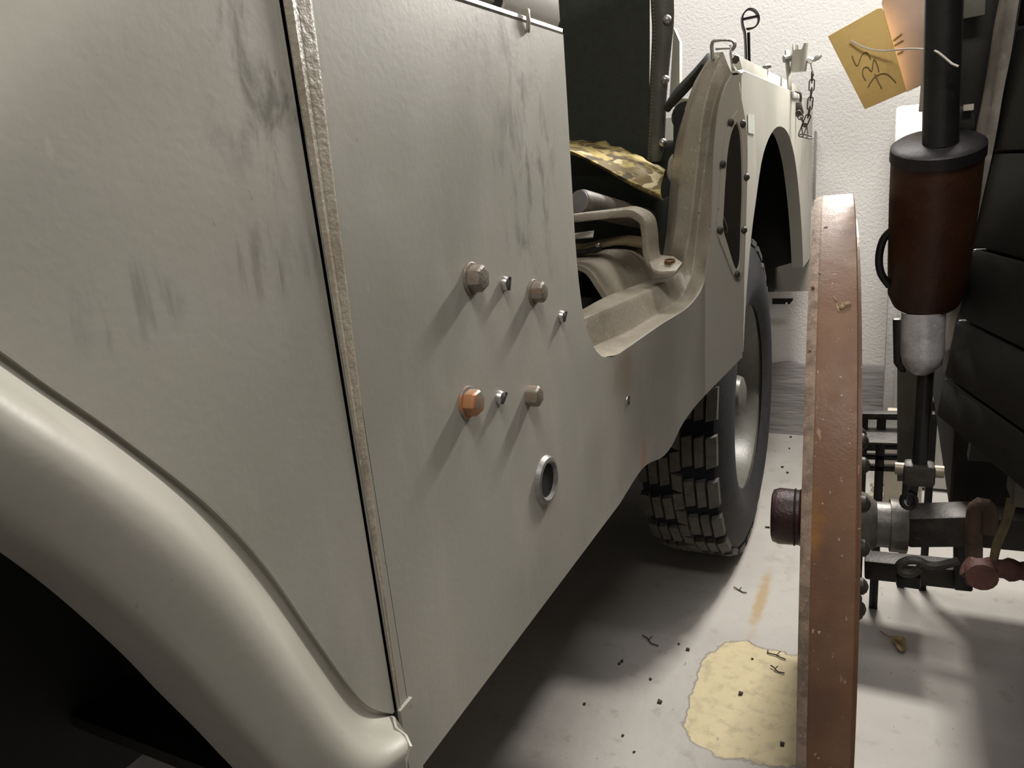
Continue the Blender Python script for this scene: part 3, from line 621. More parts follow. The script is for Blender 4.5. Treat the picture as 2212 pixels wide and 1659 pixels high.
MB().grid([[p, p.lerp(r, .5) + Vector((0, -.006, 0)), r, r.lerp(s_, .5) + Vector((0, -.003, 0)), s_] for p, r, s_ in zip(a, b, c_)]).build('curtain_binding', CANVAS_TRIM, V, solid=0.002, subd=1)
sti = catmull([curt(p[0] + 7, p[1], -0.009) for p in lft], 70)
stm = bpy.data.meshes.new('stitch'); m = MB().box((0, 0, 0), (0.0012, 0.001, 0.0032)); stm.from_pydata([tuple(p) for p in m.v], [], m.f); stm.materials.append(STRIPM)
for p in sti: inst(stm, 'stitch', V, Matrix.Translation(p))
for p in [(1441, 42), (1437, 172), (1432, 308)]:
    cs = curt(p[0], p[1], -0.012); MB().lathe([(0.0075, 0), (0.0075, 0.002), (0.005, 0.004), (0.002, 0.0055)], cs, (0.5, -1, 0.1), 16).build('snap_button', STEEL, V)
MB().bar(catmull([curt(1442, 232, -0.02), curt(1458, 210, -0.03), curt(1490, 176, -0.05), curt(1520, 142, -0.08), curt(1530, 128, -0.09)], 16), 0.034, 0.014, (0.4, 0.2, 0.6)).build('canvas_strap', CANVAS, V, bevel=0.004)
MB().prism([curt(1455, 60, .1), curt(1468, 90, .1), curt(1468, 230, .1), curt(1445, 230, .1)], (0, 0.02, 0)).build('rear_pillar', PAINT, V)
MB().prism([curt(1460, 212, .05), curt(1500, 214, .05), curt(1496, 228, .05), curt(1462, 230, .05)], (0, 0.06, 0)).build('ledge_plate', DUSTY, V)
MB().lathe([(0.0, 0), (0.026, 0.001), (0.026, 0.01)], curt(1484, 252, -.03), (0, -1, 0), 24).build('round_cap', OLIVE_D, V)
# seat box and wheel humps seen through the door
def extr(name, pts, y0, y1, mat, th=0.006, shift=(0, 0)):
    rows = []
    for k in range(9):
        t = k / 8; rows.append([Vector((p[0] + shift[0] * t, y0 + (y1 - y0) * t, p[1] + shift[1] * t)) for p in pts])
    return MB().grid(rows).build(name, mat, V, solid=th)
def humpsurf(name, front, y0, back, y1, mat, th):
    a = catmull([at(px, py, y=y0) for px, py in front], 28); b = catmull([at(px, py, y=y1) for px, py in back], 28)
    a = [a[0] + Vector((-0.25, 0, 0))] + a; b = [b[0] + Vector((-0.25, 0, 0))] + b
    return MB().grid([[p.lerp(q_, k / 6) for p, q_ in zip(a, b)] for k in range(7)]).build(name, mat, V, solid=th)
hc = [([(1225, 571), (1245, 572), (1262, 577), (1278, 590), (1292, 610), (1306, 632), (1316, 648), (1324, 668)], 1.05),
      ([(1250, 549), (1300, 547), (1322, 552), (1338, 565), (1352, 585), (1364, 605), (1376, 628), (1386, 648)], 1.19),
      ([(1252, 550), (1302, 549), (1325, 554), (1342, 567), (1356, 587), (1368, 607), (1380, 630), (1390, 650)], 1.195),
      ([(1255, 543), (1310, 539), (1342, 541), (1362, 547), (1379, 562), (1393, 584), (1404, 607), (1412, 625)], 1.20),
      ([(1280, 526), (1350, 521), (1388, 524), (1402, 532), (1414, 550), (1424, 575), (1432, 600), (1438, 615)], 1.30)]
hr = [[c_[0] + Vector((-0.25, 0, 0))] + c_ for c_ in [catmull([at(px, py, y=y0) for px, py in l], 28) for l, y0 in hc]]
MB().grid(hr).build('seat_box_cover', DUSTY, V, solid=0.008, smooth=40)
MB().box((-0.35, 1.2, 0.62), (0.5, 0.3, 0.22)).build('seat_box', OLIVE_D, V, smooth=0)
MB().bar(catmull([at(1225, 538, y=1.19), at(1260, 536, y=1.2), at(1310, 524, y=1.22), at(1350, 519, y=1.23), at(1395, 525, y=1.24)], 18), 0.05, 0.007, (0, 1, 0.1)).build('webbing_strap', simple('olive_webbing', (0.14, 0.105, 0.05), 0.8, 0, 0.3, 60, 0.0006), V, bevel=0.002)
MB().bar([at(1225, 548, y=1.15), at(1260, 545, y=1.15), at(1300, 534, y=1.16)], 0.03, 0.006, (0, 1, 0.1)).build('strap_buckle', GUN, V, bevel=0.001)
MB().lathe([(0.004, 0), (0.003, 0.004), (0.001, 0.005)], at(1292, 531, y=1.14), (0, -.5, 1), 10).build('strap_rivet', STEEL, V)
hb = [at(1200, 476, y=1.08), at(1240, 471, y=1.09), at(1300, 464, y=1.10), at(1350, 459, y=1.12), at(1375, 461, y=1.13), at(1396, 474, y=1.135), at(1403, 500, y=1.14), at(1406, 540, y=1.145), at(1413, 564, y=1.145), at(1424, 577, y=1.143)]
MB().bar(catmull(hb, 50), 0.030, 0.013, (0.35, 1, 0)).build('grab_bracket', DUSTY, V, bevel=0.003, smooth=45)
ft = [at(1402, 566, y=1.12), at(1410, 582, y=1.11), at(1424, 588, y=1.105), at(1460, 586, y=1.10), at(1474, 566, y=1.12), at(1455, 553, y=1.16), at(1425, 550, y=1.17)]
MB().prism(ft, (0, 0, -0.005)).build('bracket_foot', DUSTY, V, bevel=0.0015)
fb = at(1447, 578, y=1.125)
MB().lathe([(0.016, 0.0), (0.016, 0.0018)], fb, (0.05, -0.1, 1), 20).build('foot_washer', PAINT, V)
MB().lathe([(0.0095, 0.0015), (0.0095, 0.012), (0.0075, 0.0125), (0.007, 0.009)], fb, (0.05, -0.1, 1), 6).build('foot_bolt', BRASS, V, smooth=20)
MB().prism([at(1440, 340, y=1.32), at(1480, 310, y=1.32), at(1500, 420, y=1.32), at(1470, 430, y=1.32), at(1436, 385, y=1.32)], (0, 0.05, 0)).build('seat_corner', PAINT, V, bevel=0.012, seg=4)
MB().box((-0.68, 1.62, 0.76), (0.85, 0.03, 0.5)).build('seat_back', OLIVE_D, V, bevel=0.004)
MB().box((-0.42, 1.52, 0.73), (0.76, 0.06, 0.46)).build('seat_cushion', CANVAS, V, bevel=0.015, seg=3)
MB().prism([at(1405, 440, y=1.3), at(1500, 400, y=1.3), at(1490, 560, y=1.28), at(1420, 560, y=1.28)], (0, 0.03, 0)).build('seat_side', CANVAS, V, bevel=0.006)
# things lying inside
tb = thing('rolled_tube', 'grey round tube lying on the seat behind the bent grab bracket', 'tube', at(1255, 455, y=1.12))
p0, p1 = at(1252, 437, y=1.12), at(1400, 474, y=1.30)
MB().tube([p0, p0.lerp(p1, .03), p1], [0.0195, 0.021, 0.018], 24).build('tube_body', simple('grey_brown_tube', (0.12, 0.105, 0.085), 0.6, 0, 0.3, 40), tb, smooth=40)
MB().lathe([(0.0185, 0), (0.0185, 0.003), (0.016, 0.004)], p0, (p0 - p1), 24).build('tube_cap', simple('grey_cap', (0.17, 0.16, 0.155), 0.55, 0, 0.2, 40), tb)
tag(MB().prism([at(1215, 507, y=1.12), at(1283, 498, y=1.14), at(1281, 511, y=1.12), at(1215, 515, y=1.10)], (0, 0.0, -0.002)).build('paper_scrap', PAPER, None, smooth=0), 'white slip of paper lying in the shade under the grab bracket', 'paper')
# camouflage cloth
top = [(1205, 299), (1232, 299), (1260, 301), (1295, 302), (1309, 299), (1318, 309), (1335, 313), (1360, 323), (1390, 338), (1415, 352), (1438, 362)]
mid1 = [(1205, 308), (1232, 309), (1265, 313), (1300, 318), (1330, 327), (1360, 338), (1385, 348), (1405, 358), (1424, 368), (1432, 372), (1436, 376)]
mid2 = [(1205, 315), (1232, 320), (1262, 331), (1295, 345), (1325, 357), (1350, 366), (1375, 374), (1395, 381), (1412, 388), (1422, 392), (1430, 396)]
low = [(1205, 318), (1232, 325), (1258, 337), (1290, 354), (1315, 368), (1340, 383), (1362, 395), (1382, 404), (1400, 412), (1414, 418), (1424, 424)]
A = catmull([at(a, b, y=1.42) for a, b in top], 40); B = catmull([at(a, b, y=1.34) for a, b in mid1], 40); Cc = catmull([at(a, b, y=1.24) for a, b in mid2], 40); Dd = catmull([at(a, b, y=1.18) for a, b in low], 40)
rows = []
for i, (a, b, c_, d) in enumerate(zip(A, B, Cc, Dd)):
    wv = 0.0035 * math.sin(i * 0.9) + 0.002 * math.sin(i * 2.3); rows.append([a + Vector((0, .01, -.02)), a, a.lerp(b, .5) + Vector((0, 0, wv)), b + Vector((0, 0, -wv)), b.lerp(c_, .5) + Vector((0, 0, wv * .7)), c_, d, d + Vector((0.0, 0.03, -0.012))])
tag(MB().grid(rows).build('camouflage_cloth', CAMO, None, smooth=70, solid=0.003, subd=1), 'yellow and brown camouflage cloth draped over the seat in the doorway', 'cloth')
fl = [(1405, 384), (1420, 388), (1422, 405), (1427, 420), (1429, 427), (1418, 432), (1408, 420), (1402, 405)]
MB().prism([at(a, b, y=1.25) for a, b in fl], (0, 0.006, 0)).build('seat_flap', CANVAS_TRIM, V, bevel=0.002)

# ================================================================== THE CARRIAGE ON THE RIGHT
K = thing('wheeled_carriage', 'dark carriage with a large brown rimmed wheel and thick axle, right of the vehicle', 'carriage', (0.27, 1.0, 0.0))
TH = math.radians(4.0)
wax = Vector((math.cos(TH), math.sin(TH), 0)); KC = Vector((0.246, 1.0, 0.4325)); KR = 0.432; hw = 0.0215
lat = lambda pr, nm, mt, par=K, n=96, cap=False, **kw: MB().lathe(pr, KC, wax, n, cap=cap).build(nm, mt, par, **kw)
wheel = lat([(KR - 0.03, -hw), (KR - 0.009, -hw), (KR - 0.003, -hw + 0.003), (KR - 0.0008, -hw + 0.0075), (KR, -hw + 0.010), (KR, hw - 0.001), (KR - 0.0012, hw), (KR - 0.03, hw), (KR - 0.03, -hw)], 'wheel_tyre', WHEELM, n=128, smooth=25)
lat([(KR - 0.0042, -hw - 0.0004), (KR - 0.0020, -hw + 0.0032), (KR - 0.0002, -hw + 0.0082)], 'tyre_worn_edge', WHEEL_EDGE, wheel, 128)
lat([(KR - 0.085, -0.017), (KR - 0.03, -0.019), (KR - 0.03, 0.026), (KR - 0.085, 0.021), (KR - 0.085, -0.017)], 'felloe', WHEELM, smooth=30)
for k in range(12):
    a = 2 * PI * k / 12 + 0.13; u = Vector((0, 0, 1)); v_ = wax.cross(u)
    d = u * math.sin(a) + v_ * math.cos(a)
    MB().tube([KC + d * 0.045 + wax * 0.012, KC + d * 0.2 + wax * 0.004, KC + d * (KR - 0.075)], [0.017, 0.013, 0.015], 10).build('spoke', WHEELM, K)
hub = lat([(0.030, -0.070), (0.036, -0.068), (0.039, -0.060), (0.038, -0.034), (0.041, -0.030), (0.041, -0.018), (0.075, -0.016), (0.075, 0.012), (0.045, 0.030), (0.03, 0.06)], 'wheel_hub', HUBM, n=40, cap=True, smooth=30)
for k in range(36):
    a = 2 * PI * k / 36; d = Vector((0, 0, 1)) * math.sin(a) + wax.cross(Vector((0, 0, 1))) * math.cos(a)
hubst = lat([(0.0385, -0.041), (0.0400, -0.0395), (0.0385, -0.038)], 'hub_seam', GUN, hub, 40)
flg = lat([(0.03, 0.026), (0.135, 0.026), (0.138, 0.029), (0.138, 0.036), (0.03, 0.040)], 'hub_flange', GUN, n=48, cap=True, smooth=30)
for k in range(14):
    a = 2 * PI * k / 14 + 0.2; d = Vector((0, 0, 1)) * math.sin(a) + wax.cross(Vector((0, 0, 1))) * math.cos(a)
    MB().lathe([(0.011, 0), (0.0105, 0.006), (0.007, 0.010), (0.002, 0.012)], KC + d * 0.118 + wax * 0.037, wax, 12).build('flange_bolt', GUN, flg)
def on_wheel(px, py):
    d = ray(px, py); d.normalize(); o = CAM - KC; o -= wax * o.dot(wax); dd_ = d - wax * d.dot(wax)
    A2 = dd_.dot(dd_); B2 = 2 * o.dot(dd_); C2 = o.dot(o) - KR * KR; t = (-B2 - math.sqrt(B2 * B2 - 4 * A2 * C2)) / (2 * A2); return CAM + d * t
for pl, r_ in [([(1815, 668), (1824, 660), (1838, 656)], 0.0032), ([(1752, 622), (1759, 620)], 0.0022), ([(1800, 640), (1808, 652)], 0.0012), ([(1780, 492), (1788, 490)], 0.0010), ([(1806, 655), (1812, 674)], 0.0012), ([(1745, 755), (1752, 757)], 0.0012), ([(1768, 586), (1772, 592)], 0.001)]:
    m = MB(); P = catmull([on_wheel(*p) for p in pl], 7); m.tube(P, [r_ * f for f in (0.5, 0.9, 0.75, 1.1, 0.8, 1.0, 0.5)], 7); m.build('mud_clump', MUDM, wheel)
AXm = simple('grey_axle_metal', (0.14, 0.13, 0.115), 0.45, 0.4, 0.35, 30, 0.0006)
ya = 1.0
MB().tube([KC + wax * 0.036, KC + wax * 0.05, KC + wax * 0.062, KC + wax * 0.080], [0.044, 0.040, 0.030, 0.030], 28).build('axle_boss', AXm, K, smooth=30)
MB().tube([KC + wax * 0.078, KC + wax * 0.098], 0.035, 28).build('axle_collar', AXm, K, smooth=30)
ax0 = KC + wax * 0.098
MB().bar([ax0 + Vector((0, 0, 0.002)), at(2098, 1131, y=ya), at(2330, 1150, y=ya)], 0.05, 0.042, (0, 1, 0)).build('axle_beam', GUN, K, bevel=0.004)
fk = [at(2104, 1260, y=.965), at(2104, 1180, y=.965), at(2105, 1120, y=.965), at(2110, 1097, y=.965), at(2120, 1090, y=.965), at(2132, 1097, y=.965), at(2137, 1115, y=.965), at(2134, 1150, y=.965)]
MB().tube(catmull(fk, 30), 0.0095, 12).build('axle_clamp', simple('rusty_brown_clamp', (0.13, 0.085, 0.06), 0.6, 0.2, 0.4, 40, 0.0006), K)
MB().bar([at(1868, 1219, y=1.06), at(2072, 1240, y=1.06)], 0.035, 0.030, (0, 1, 0)).build('lower_beam', GUN, K, bevel=0.003)
MB().bar([at(2080, 1165, y=1.04), at(2080, 1270, y=1.04)], 0.022, 0.02, (1, 0, 0)).build('beam_post', BLACK, K, bevel=0.003)
sh = thing  # shackle parts belong to the carriage
m = MB(); m.tube(catmull([at(2070, 1212, y=.95), at(2030, 1222, y=.95), at(2005, 1221, y=.95), at(1985, 1212, y=.95), at(1965, 1210, y=.95), at(1948, 1216, y=.95), at(1942, 1226, y=.95), at(1950, 1236, y=.95), at(1972, 1238, y=.95), at(1988, 1228, y=.95)], 36), 0.0055, 10); m.build('shackle_arm', GUN, K)
MB().box(at(1962, 1250, y=.97), (0.028, 0.02, 0.018)).build('shackle_block', BLACK, K, bevel=0.003)
MB().tube(catmull([at(2085, 1222, y=.9), at(2110, 1232, y=.9), at(2150, 1228, y=.9), at(2212, 1234, y=.9), at(2320, 1245, y=.9)], 20), [0.012 + 0.002 * math.sin(i * 1.7) for i in range(20)], 10).build('red_rod', PINKROD, K)
MB().lathe([(0.006, -.008), (0.016, -.008), (0.016, .008), (0.006, .008)], at(2120, 1240, y=.885), (0, 1, 0), 16).build('rod_eye', PINKROD, K)
for k in range(4):
    MB().tube(catmull([at(2194 - k * 5, 1075, y=.9), at(2178 - k * 4, 1130, y=.895), at(2160 - k * 4, 1175, y=.9), at(2150 - k * 3, 1215, y=.9)], 12), 0.0022, 6).build('rope_strand', ROPEM, K)
# strut, clevis, cup
MB().tube([at(1999, 800, y=.95), at(1986, 1000, y=.95)], 0.0085, 14).build('strut_rod', BLACK, K)
cl = at(1985, 1022, y=.95)
MB().box(cl, (0.034, 0.026, 0.028)).build('clevis', GUN, K, bevel=0.005)
MB().tube([cl + Vector((-0.026, 0, 0.004)), cl + Vector((0.026, 0, 0.004))], 0.0075, 12).build('clevis_pin', simple('worn_pin', (0.3, 0.26, 0.19), 0.45, 0.4, 0.3, 30), K)
MB().bar([cl + Vector((-0.004, 0, -0.01)), at(1968, 1090, y=.95)], 0.010, 0.006, (1, 0, 0)).build('clevis_link', BLACK, K)
MB().tube([at(1963, 1082, y=.945) + Vector((math.cos(t) * .008, 0, math.sin(t) * .010)) for t in [2 * PI * k / 14 for k in range(14)]], 0.0028, 8, closed=True).build('link_ring', BLACK, K)
ct, cbm = at(1995, 676, y=.95), at(1991, 806, y=.95)
cd = (cbm - ct); MB().lathe([(0.0225, -0.002), (0.0225, 0.048), (0.0205, 0.060), (0.012, 0.069), (0.0085, 0.072)], ct, cd, 32).build('strut_cup', ALU, K, smooth=40)
MB().prism([at(1928, 690, y=.985), at(1948, 690, y=.985), at(1948, 780, y=.985), at(1958, 806, y=.985), at(1945, 806, y=.985), at(1930, 785, y=.985)], (0, 0.012, 0)).build('cup_bracket', BLACK, K, bevel=0.002)
MB().prism([at(2038, 690, y=.985), at(2057, 690, y=.985), at(2050, 800, y=.985), at(2036, 812, y=.985)], (0, 0.012, 0)).build('cup_cheek', STRIPM, K, bevel=0.002)
MB().prism([at(1938, 700, y=1.10), at(2025, 700, y=1.10), at(2005, 1040, y=1.10), at(1938, 1040, y=1.10)], (0, 0.01, 0)).build('side_plate', GREYB, K, bevel=0.001)
# pole and plates above
pp0, pp1 = at(2044, -160, y=.90), at(2031, 318, y=.90)
MB().tube([pp0, pp1], 0.0165, 24).build('pole', BLACK, K)
MB().bar([at(2011, -160, y=.99), at(2009, 120, y=.99), at(1999, 240, y=.99)], 0.013, 0.02, (1, 0, 0)).build('pole_board', BEIGE, K, bevel=0.001)
MB().prism([at(2050, -200, y=1.02), at(2190, -200, y=1.02), at(2130, 330, y=1.02), at(2040, 330, y=1.02)], (0, 0.02, 0)).build('back_plate', OLIVE_D, K, bevel=0.002)
MB().prism([at(2073, -60, y=1.0), at(2133, -60, y=1.0), at(2128, 32, y=1.0), at(2073, 42, y=1.0)], (0, 0.006, 0)).build('name_plate', GREYB, K, bevel=0.001)
# side wall of boards, leaning inwards towards the axle
wl = sorted(((p.z, p.x) for p in [at(a, b, y=.97) for a, b in [(2240, -250), (2206, 0), (2170, 200), (2146, 330), (2108, 500), (2078, 640), (2054, 760), (2034, 830), (2008, 980), (2000, 1060)]]))
def wx(z, y=0.97):
    if z <= wl[0][0]: x = wl[0][1]
    elif z >= wl[-1][0]: x = wl[-1][1] + (z - wl[-1][0]) * 0.1
    else:
        for (a, b), (c, d) in zip(wl, wl[1:]):
            if a <= z <= c: x = b + (d - b) * (z - a) / (c - a); break
    return x + (0.97 - y) * 0.3
ye = lambda z: max(-0.95, -0.305 + (z - 1.216) / 0.61)      # unseen front end of the side wall, rake shaped to cast a diagonal shadow
zs = [0.60, 0.65, 0.72, 0.80, 0.90, 1.02, 1.16, 1.32]
for i in range(len(zs) - 1):
    z0, z1 = zs[i] + 0.0015, zs[i + 1] - 0.0015
    MB().prism([(wx(z0), 0.97, z0), (wx(z0, ye(z0)), ye(z0), z0), (wx(z1, ye(z1)), ye(z1), z1), (wx(z1), 0.97, z1)], (0.02, 0, 0)).build('side_board', OLIVE_D, K, bevel=0.002)
MB().prism([(0.42, 0.95, .60), (1.0, -.95, .60), (1.3, -.95, .60), (1.3, .95, .60)], (0, 0, 0.03)).build('carriage_floor', OLIVE_D, K, smooth=0)
MB().prism([(0.40, 0.955, 0.56), (1.1, 0.955, 0.56), (1.1, 0.955, 1.3), (0.46, 0.955, 1.3)], (0, -0.02, 0)).build('end_board', OLIVE_D, K, smooth=0)
m = MB(); m.grid([[Vector((wx(z, y) + 0.022, y, z)) for y in (0.965, ye(z) + 0.01)] for z in (0.61, .7, .8, .9, 1.02, 1.16, 1.31)]); m.build('seam_light_block', OLIVE_D, K, solid=0.004)  # added sheet, stops light showing through the board seams
MB().box((0.76, 1.36, 0.815), (0.73, 0.60, 0.77)).build('floor_shade_box', OLIVE_D, K, bevel=0.01)  # added box: dark mass behind the boards, put here to shade the floor
es = catmull([at(2187, -120, y=1.0), at(2172, 0, y=1.0), at(2152, 110, y=1.0), at(2132, 230, y=1.0), at(2113, 340, y=.99), at(2092, 500, y=.985), at(2068, 640, y=.98), at(2046, 760, y=.975)], 40)
es2 = catmull([at(2225, -120, y=.95), at(2200, 0, y=.95), at(2184, 110, y=.955), at(2166, 200, y=.96), at(2144, 330, y=.965), at(2106, 500, y=.97), at(2076, 640, y=.97), at(2052, 760, y=.97)], 40)
MB().grid([[a + Vector((-0.004, 0.01, 0)), a + Vector((-0.006, -.002, 0)), a.lerp(b, .3) + Vector((-0.009 + 0.002 * math.sin(i * .7), 0, 0)), a.lerp(b, .6) + Vector((-0.005 + 0.002 * math.sin(i * .5 + 1), 0, 0)), a.lerp(b, .85) + Vector((-0.007, 0, 0)), b + Vector((0, 0, 0))] for i, (a, b) in enumerate(zip(es, es2))]).build('canvas_edge', STRIPM, K, solid=0.003, subd=1)
MB().box((0.444, 0.84, 0.575), (0.03, 0.05, 0.03)).build('step_block', GREYB, K, bevel=0.003)
MB().tube([at(2172, 985, y=.86), at(2190, 975, y=.86), at(2212, 985, y=.86)], 0.006, 10).build('step_handle', STRIPM, K)
# ---- canister (brown leather case)
ctop, cbot = at(2026, 312, y=.905), at(1999, 650, y=.965)
CN = thing('brown_canister', 'dark brown cylinder with a blackened lid hanging beside the dark board wall', 'canister', cbot)
ad = (cbot - ctop).normalized(); Lc = (cbot - ctop).length; rr = 0.0425
MB().lathe([(rr, 0.0), (rr, Lc * 0.3), (rr - 0.0015, Lc * 0.7), (rr - 0.003, Lc * 0.93), (rr - 0.008, Lc)], ctop, ad, 40).build('canister_body', LEATHER, CN, smooth=40)
MB().lathe([(0.004, -0.004), (rr - 0.003, -0.003), (rr + 0.0012, 0.0), (rr + 0.0015, 0.012), (rr, 0.013)], ctop, ad, 40).build('canister_lid', LID, CN, smooth=40)
MB().tube(catmull([at(1926, 497, y=.94), at(1908, 518, y=.94), at(1899, 555, y=.94), at(1903, 590, y=.94), at(1921, 617, y=.945)], 22), 0.0042, 10).build('carry_loop', BLACK, CN)
MB().bar(catmull([at(1939, 350, y=.915), at(1935, 385, y=.91), at(1944, 408, y=.895)], 10), 0.008, 0.003, (0, 1, 0)).build('side_strap', LEATHER, CN, bevel=0.001)
MB().prism([at(2062, 232, y=.93), at(2088, 228, y=.93), at(2108, 250, y=.93), at(2108, 280, y=.93), at(2058, 284, y=.93)], (0, 0.02, 0)).build('lid_catch', OLIVE_D, CN, bevel=0.003)
MB().box(at(2092, 232, y=.925), (0.009, 0.004, 0.006)).build('catch_plate', BEIGE, CN)
# ---- paper tags on a thread
yt = 1.12
tg = thing('manila_envelope', 'yellow manila card with pencil scribbles hanging in front of the white wall', 'card', at(1868, 236, y=yt))
cr = [(1788, 78), (1895, 18), (1905, 17), (1909, 24), (1958, 197), (1868, 236)]
MB().prism([at(a, b, y=yt) for a, b in cr], (0, 0.003, 0)).build('card', MANILA, tg, bevel=0.0008)
def stroke(pl, wd=0.0013, yy=yt - 0.0006):
    k = 512 / 2212.0
    MB().tube(catmull([at(1700 + a * k, b * k, y=yy) for a, b in pl], 26), wd / 2, 5).build('pencil_stroke', INK, tg)
stroke([(608, 520), (625, 570), (655, 615), (680, 560), (705, 505), (745, 490), (780, 550)])
stroke([(735, 750), (708, 700), (712, 640), (750, 625), (790, 668), (800, 610), (812, 552), (840, 600), (858, 668)])
stroke([(755, 815), (800, 740), (850, 700), (910, 685), (960, 710), (1018, 772)]); stroke([(820, 690), (850, 760), (885, 825)])
tg2 = thing('cardboard_tag', 'pinkish tan cardboard tag tucked behind the yellow manila card', 'card', at(1960, 195, y=yt + .02))
MB().prism([at(a, b, y=yt + .02) for a, b in [(1904, 6), (1930, -60), (2016, -60), (2016, 172), (1958, 199)]], (0, 0.003, 0)).build('tag_sheet', PINKC, tg2, bevel=0.0008)
k = 512 / 2212.0
for a, b, c_, d in [(990, 380, 1070, 315), (1000, 425, 1085, 375), (1030, 505, 1085, 475)]:
    MB().tube([at(1700 + a * k, b * k, y=yt + .0185), at(1700 + c_ * k, d * k, y=yt + .0185)], 0.001, 5).build('pencil_stroke', INK, tg2)
th_pts = [(590, 375), (680, 425), (780, 460), (900, 475), (1020, 465), (1150, 455), (1280, 460), (1390, 478), (1480, 545), (1560, 610), (1600, 620)]
ys = [1.116, 1.114, 1.113, 1.11, 1.10, 1.05, .98, .88, .875, .87, .87]
tag(MB().tube(catmull([at(1700 + a * k, b * k, y=yy) for (a, b), yy in zip(th_pts, ys)], 50), 0.0011, 6).build('thread', STRING, None), 'thin white thread running from the yellow card to the dark pole', 'thread')

# ================================================================== BEHIND
LK = thing('white_locker', 'narrow white painted locker with chipped edges against the back wall', 'locker', (0.55, 2.25, 0.0))
m = MB(); m.box((0.533, 2.29, 0.50), (0.45, 0.34, 0.99)); m.build('locker_body', WHITE, LK, bevel=0.008)
MB().box((0.533, 2.115, 0.52), (0.40, 0.012, 0.88)).build('locker_door', WHITE, LK, bevel=0.003)
MB().box((0.56, 2.28, 1.005), (0.40, 0.36, 0.02)).build('locker_top', WHITE, LK, bevel=0.004)
BX = thing('beige_block', 'pale beige wooden block standing on the floor in front of the locker', 'block', (0.36, 2.02, 0.0))
MB().box((0.362, 1.99, 0.13), (0.085, 0.09, 0.26)).build('block_body', BEIGE, BX, bevel=0.004)
RK = thing('metal_rack', 'low black metal rack with rungs behind the brown wheel', 'rack', (0.35, 1.5, 0.0))
def rail(pts, wd, th, nm='rung', mat=BLACK): MB().bar(pts, wd, th, (0, 1, 0)).build(nm, mat, RK, bevel=0.001)
yr = 1.5
rail([at(1840, 895, y=yr), at(2020, 897, y=yr)], 0.02, 0.010, 'top_rail', GUN)
rail([at(1840, 925, y=yr), at(2000, 929, y=yr)], 0.16, 0.004, 'shelf', GUN)
rail([at(1840, 910, y=yr + .06), at(2000, 913, y=yr + .06)], 0.02, 0.026, 'drawer_front', BLACK)
for yy in (950, 966): rail([at(1840, yy - 2, y=yr), at(1990, yy + 1, y=yr)], 0.012, 0.007)
rail([at(1840, 984, y=yr), at(1990, 989, y=yr)], 0.016, 0.009); rail([at(1840, 1008, y=yr), at(1995, 1013, y=yr)], 0.016, 0.010)
for px in (1862, 1900): MB().box((at(px, 1000, y=yr).x, yr, 0.21), (0.016, 0.016, 0.42)).build('upright', BLACK, RK, bevel=0.001)
for px in (1960, 2010): MB().box((at(px, 1000, y=yr + .1).x, yr + .1, 0.21), (0.014, 0.014, 0.42)).build('upright', BLACK, RK, bevel=0.001)
MB().prism([at(1871, 932, y=yr - .01), at(1892, 934, y=yr - .01), at(1892, 974, y=yr - .01), at(1871, 974, y=yr - .01)], (0, 0.006, 0)).build('rack_plate', BLACK, RK)
MB().tube(catmull([at(1945, 955, y=1.45), at(1965, 975, y=1.45), at(1985, 985, y=1.45)], 8), 0.006, 8).build('rack_hook', BLACK, RK)
MB().tube(catmull([at(1941, 1000, y=1.45), at(1941, 1012, y=1.45), at(1945, 1018, y=1.45), at(1950, 1012, y=1.45), at(1950, 1000, y=1.45)], 12), 0.003, 6).build('rack_clip', BLACK, RK)
# board below the front arch
bd = [Vector((-1.15, 0.45, 0)), at(200, 1545, z=0), at(540, 1570, z=0), at(640, 1640, z=0), Vector((-0.50, 0.5, 0)), Vector((-0.6, 0.3, 0))]
tag(MB().prism([p + Vector((0, 0, 0.0005)) for p in bd], (0, 0, 0.011)).build('floor_board', BOARDM, None, smooth=0, bevel=0.002), 'pale grey board lying on the floor below the front wheel arch', 'board')
# dead leaf and debris
lf = [(1918, 1371), (1928, 1374), (1945, 1372), (1958, 1378), (1958, 1392), (1957, 1404), (1950, 1410), (1942, 1406), (1936, 1398), (1930, 1388), (1926, 1380)]
lc = at(1944, 1390, z=0.0)
m = MB(); pts = [at(a, b, z=0.004 + 0.006 * ((i * 7) % 3) / 2) for i, (a, b) in enumerate(lf)]; m.add(pts + [lc + Vector((0, 0, 0.003))], [(i, (i + 1) % len(pts), len(pts)) for i in range(len(pts))])
LF = thing('dead_leaf', 'curled dry brown leaf on the floor right of the brown wheel', 'leaf', lc)
m.build('leaf_blade', LEAFM, LF, smooth=60, solid=0.001, subd=1); MB().tube([at(1900, 1362, z=.004), at(1912, 1370, z=.003), at(1945, 1388, z=.008)], 0.0011, 6).build('leaf_stem', LEAFM, LF)
deb = [((1600, 1275), 'dry twig on the lit floor in front of the rear tyre', 0.016), ((1405, 1385), 'dark curled twig at the edge of the tyre shadow', 0.018), ((1675, 1415), 'thin dark twig beside the peeled floor patch close to the brown wheel', 0.018), ((1678, 1448), 'short hooked dark twig on the peeled floor patch', 0.014)]
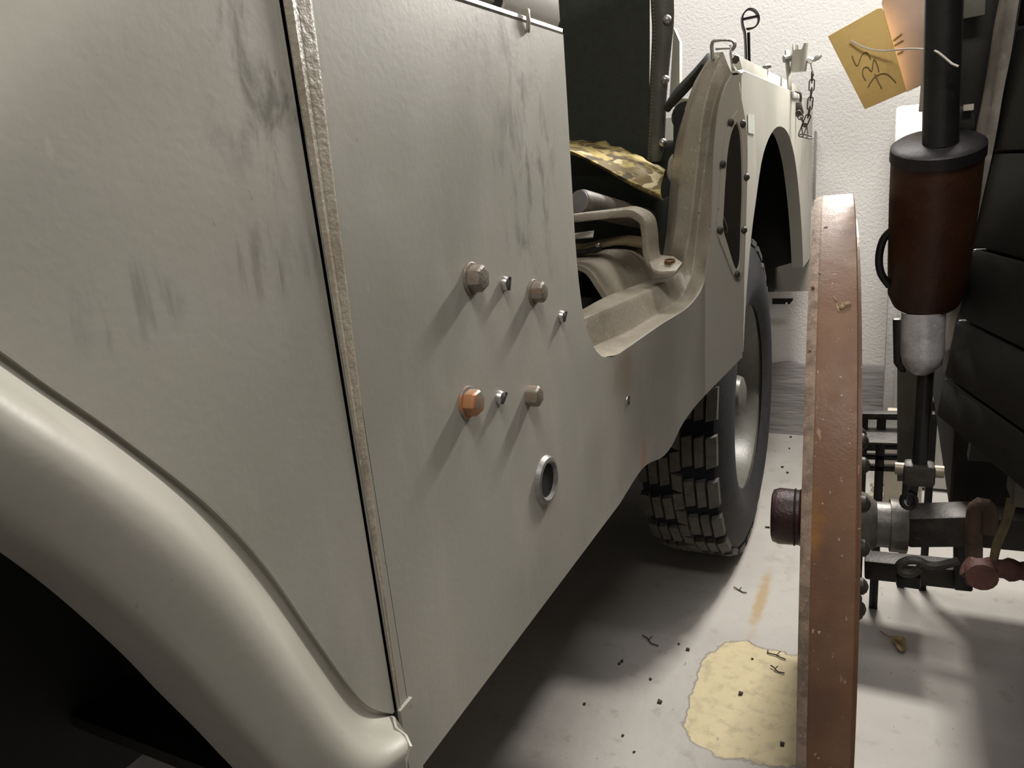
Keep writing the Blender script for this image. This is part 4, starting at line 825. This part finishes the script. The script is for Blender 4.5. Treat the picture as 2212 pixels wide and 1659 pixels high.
for (px, py), lab, L in deb:
    c = at(px, py, z=0.002); pts = [c + Vector((random.uniform(-1, 1) * L * .3 + (i - 2) * L * .45, -(i - 2) * L * .25 + random.uniform(-.2, .2) * L, random.uniform(0, .003))) for i in range(5)]
    m = MB().tube(catmull(pts, 14), 0.0012, 6); m.tube([pts[2], pts[2] + Vector((L * .3, L * .5, .003))], 0.0009, 5)
    tag(m.build('twig', TWIGM, None), lab, 'twig')
crumbs = [(1486, 1404), (1466, 1392), (1405, 1468), (1343, 1430), (1337, 1435), (1690, 1610), (1425, 1518), (1660, 1140), (1690, 1010), (1701, 1022), (1708, 945), (1262, 1522), (1625, 1424), (1600, 1500), (1370, 1625), (1345, 1590), (1705, 970), (1655, 1140)]
for i, (px, py) in enumerate(crumbs):
    c = at(px, py, z=0.0); s_ = random.uniform(.0018, .0034)
    v = [c + Vector((random.uniform(.7, 1.3) * s_ * dx, random.uniform(.7, 1.3) * s_ * dy, s_ * (0.0 if dz < 0 else random.uniform(.8, 1.6)))) for dx in (-1, 1) for dy in (-1, 1) for dz in (-1, 1)]
    tag(MB().add(v, [(0, 1, 3, 2), (4, 6, 7, 5), (0, 4, 5, 1), (2, 3, 7, 6), (0, 2, 6, 4), (1, 5, 7, 3)]).build('crumb', TWIGM, None, smooth=0), 'tiny dark crumb of dirt scattered on the concrete floor', 'crumb', 'crumbs on the floor')
for i, (px, py, s_) in enumerate([(1895, 1062, .022), (1915, 1078, .018), (1880, 1075, .016), (1888, 1050, .014), (1905, 1090, .015), (1872, 1092, .014)]):
    c = at(px, py, z=0.0); v = []
    for k in range(8):
        a = 2 * PI * k / 8; r_ = s_ * random.uniform(.6, 1.1); v.append(c + Vector((math.cos(a) * r_, math.sin(a) * r_ * .8, 0)))
    v2 = [p.lerp(c, .35) + Vector((0, 0, s_ * random.uniform(.5, .9))) for p in v]
    m = MB(); m.grid([v, v2], True); m.f.append(tuple(range(8, 16))); tag(m.build('rubble_piece', RUBBLE, None, smooth=0), 'small piece of pale rubble on the floor behind the brown wheel', 'rubble', 'rubble behind the wheel')
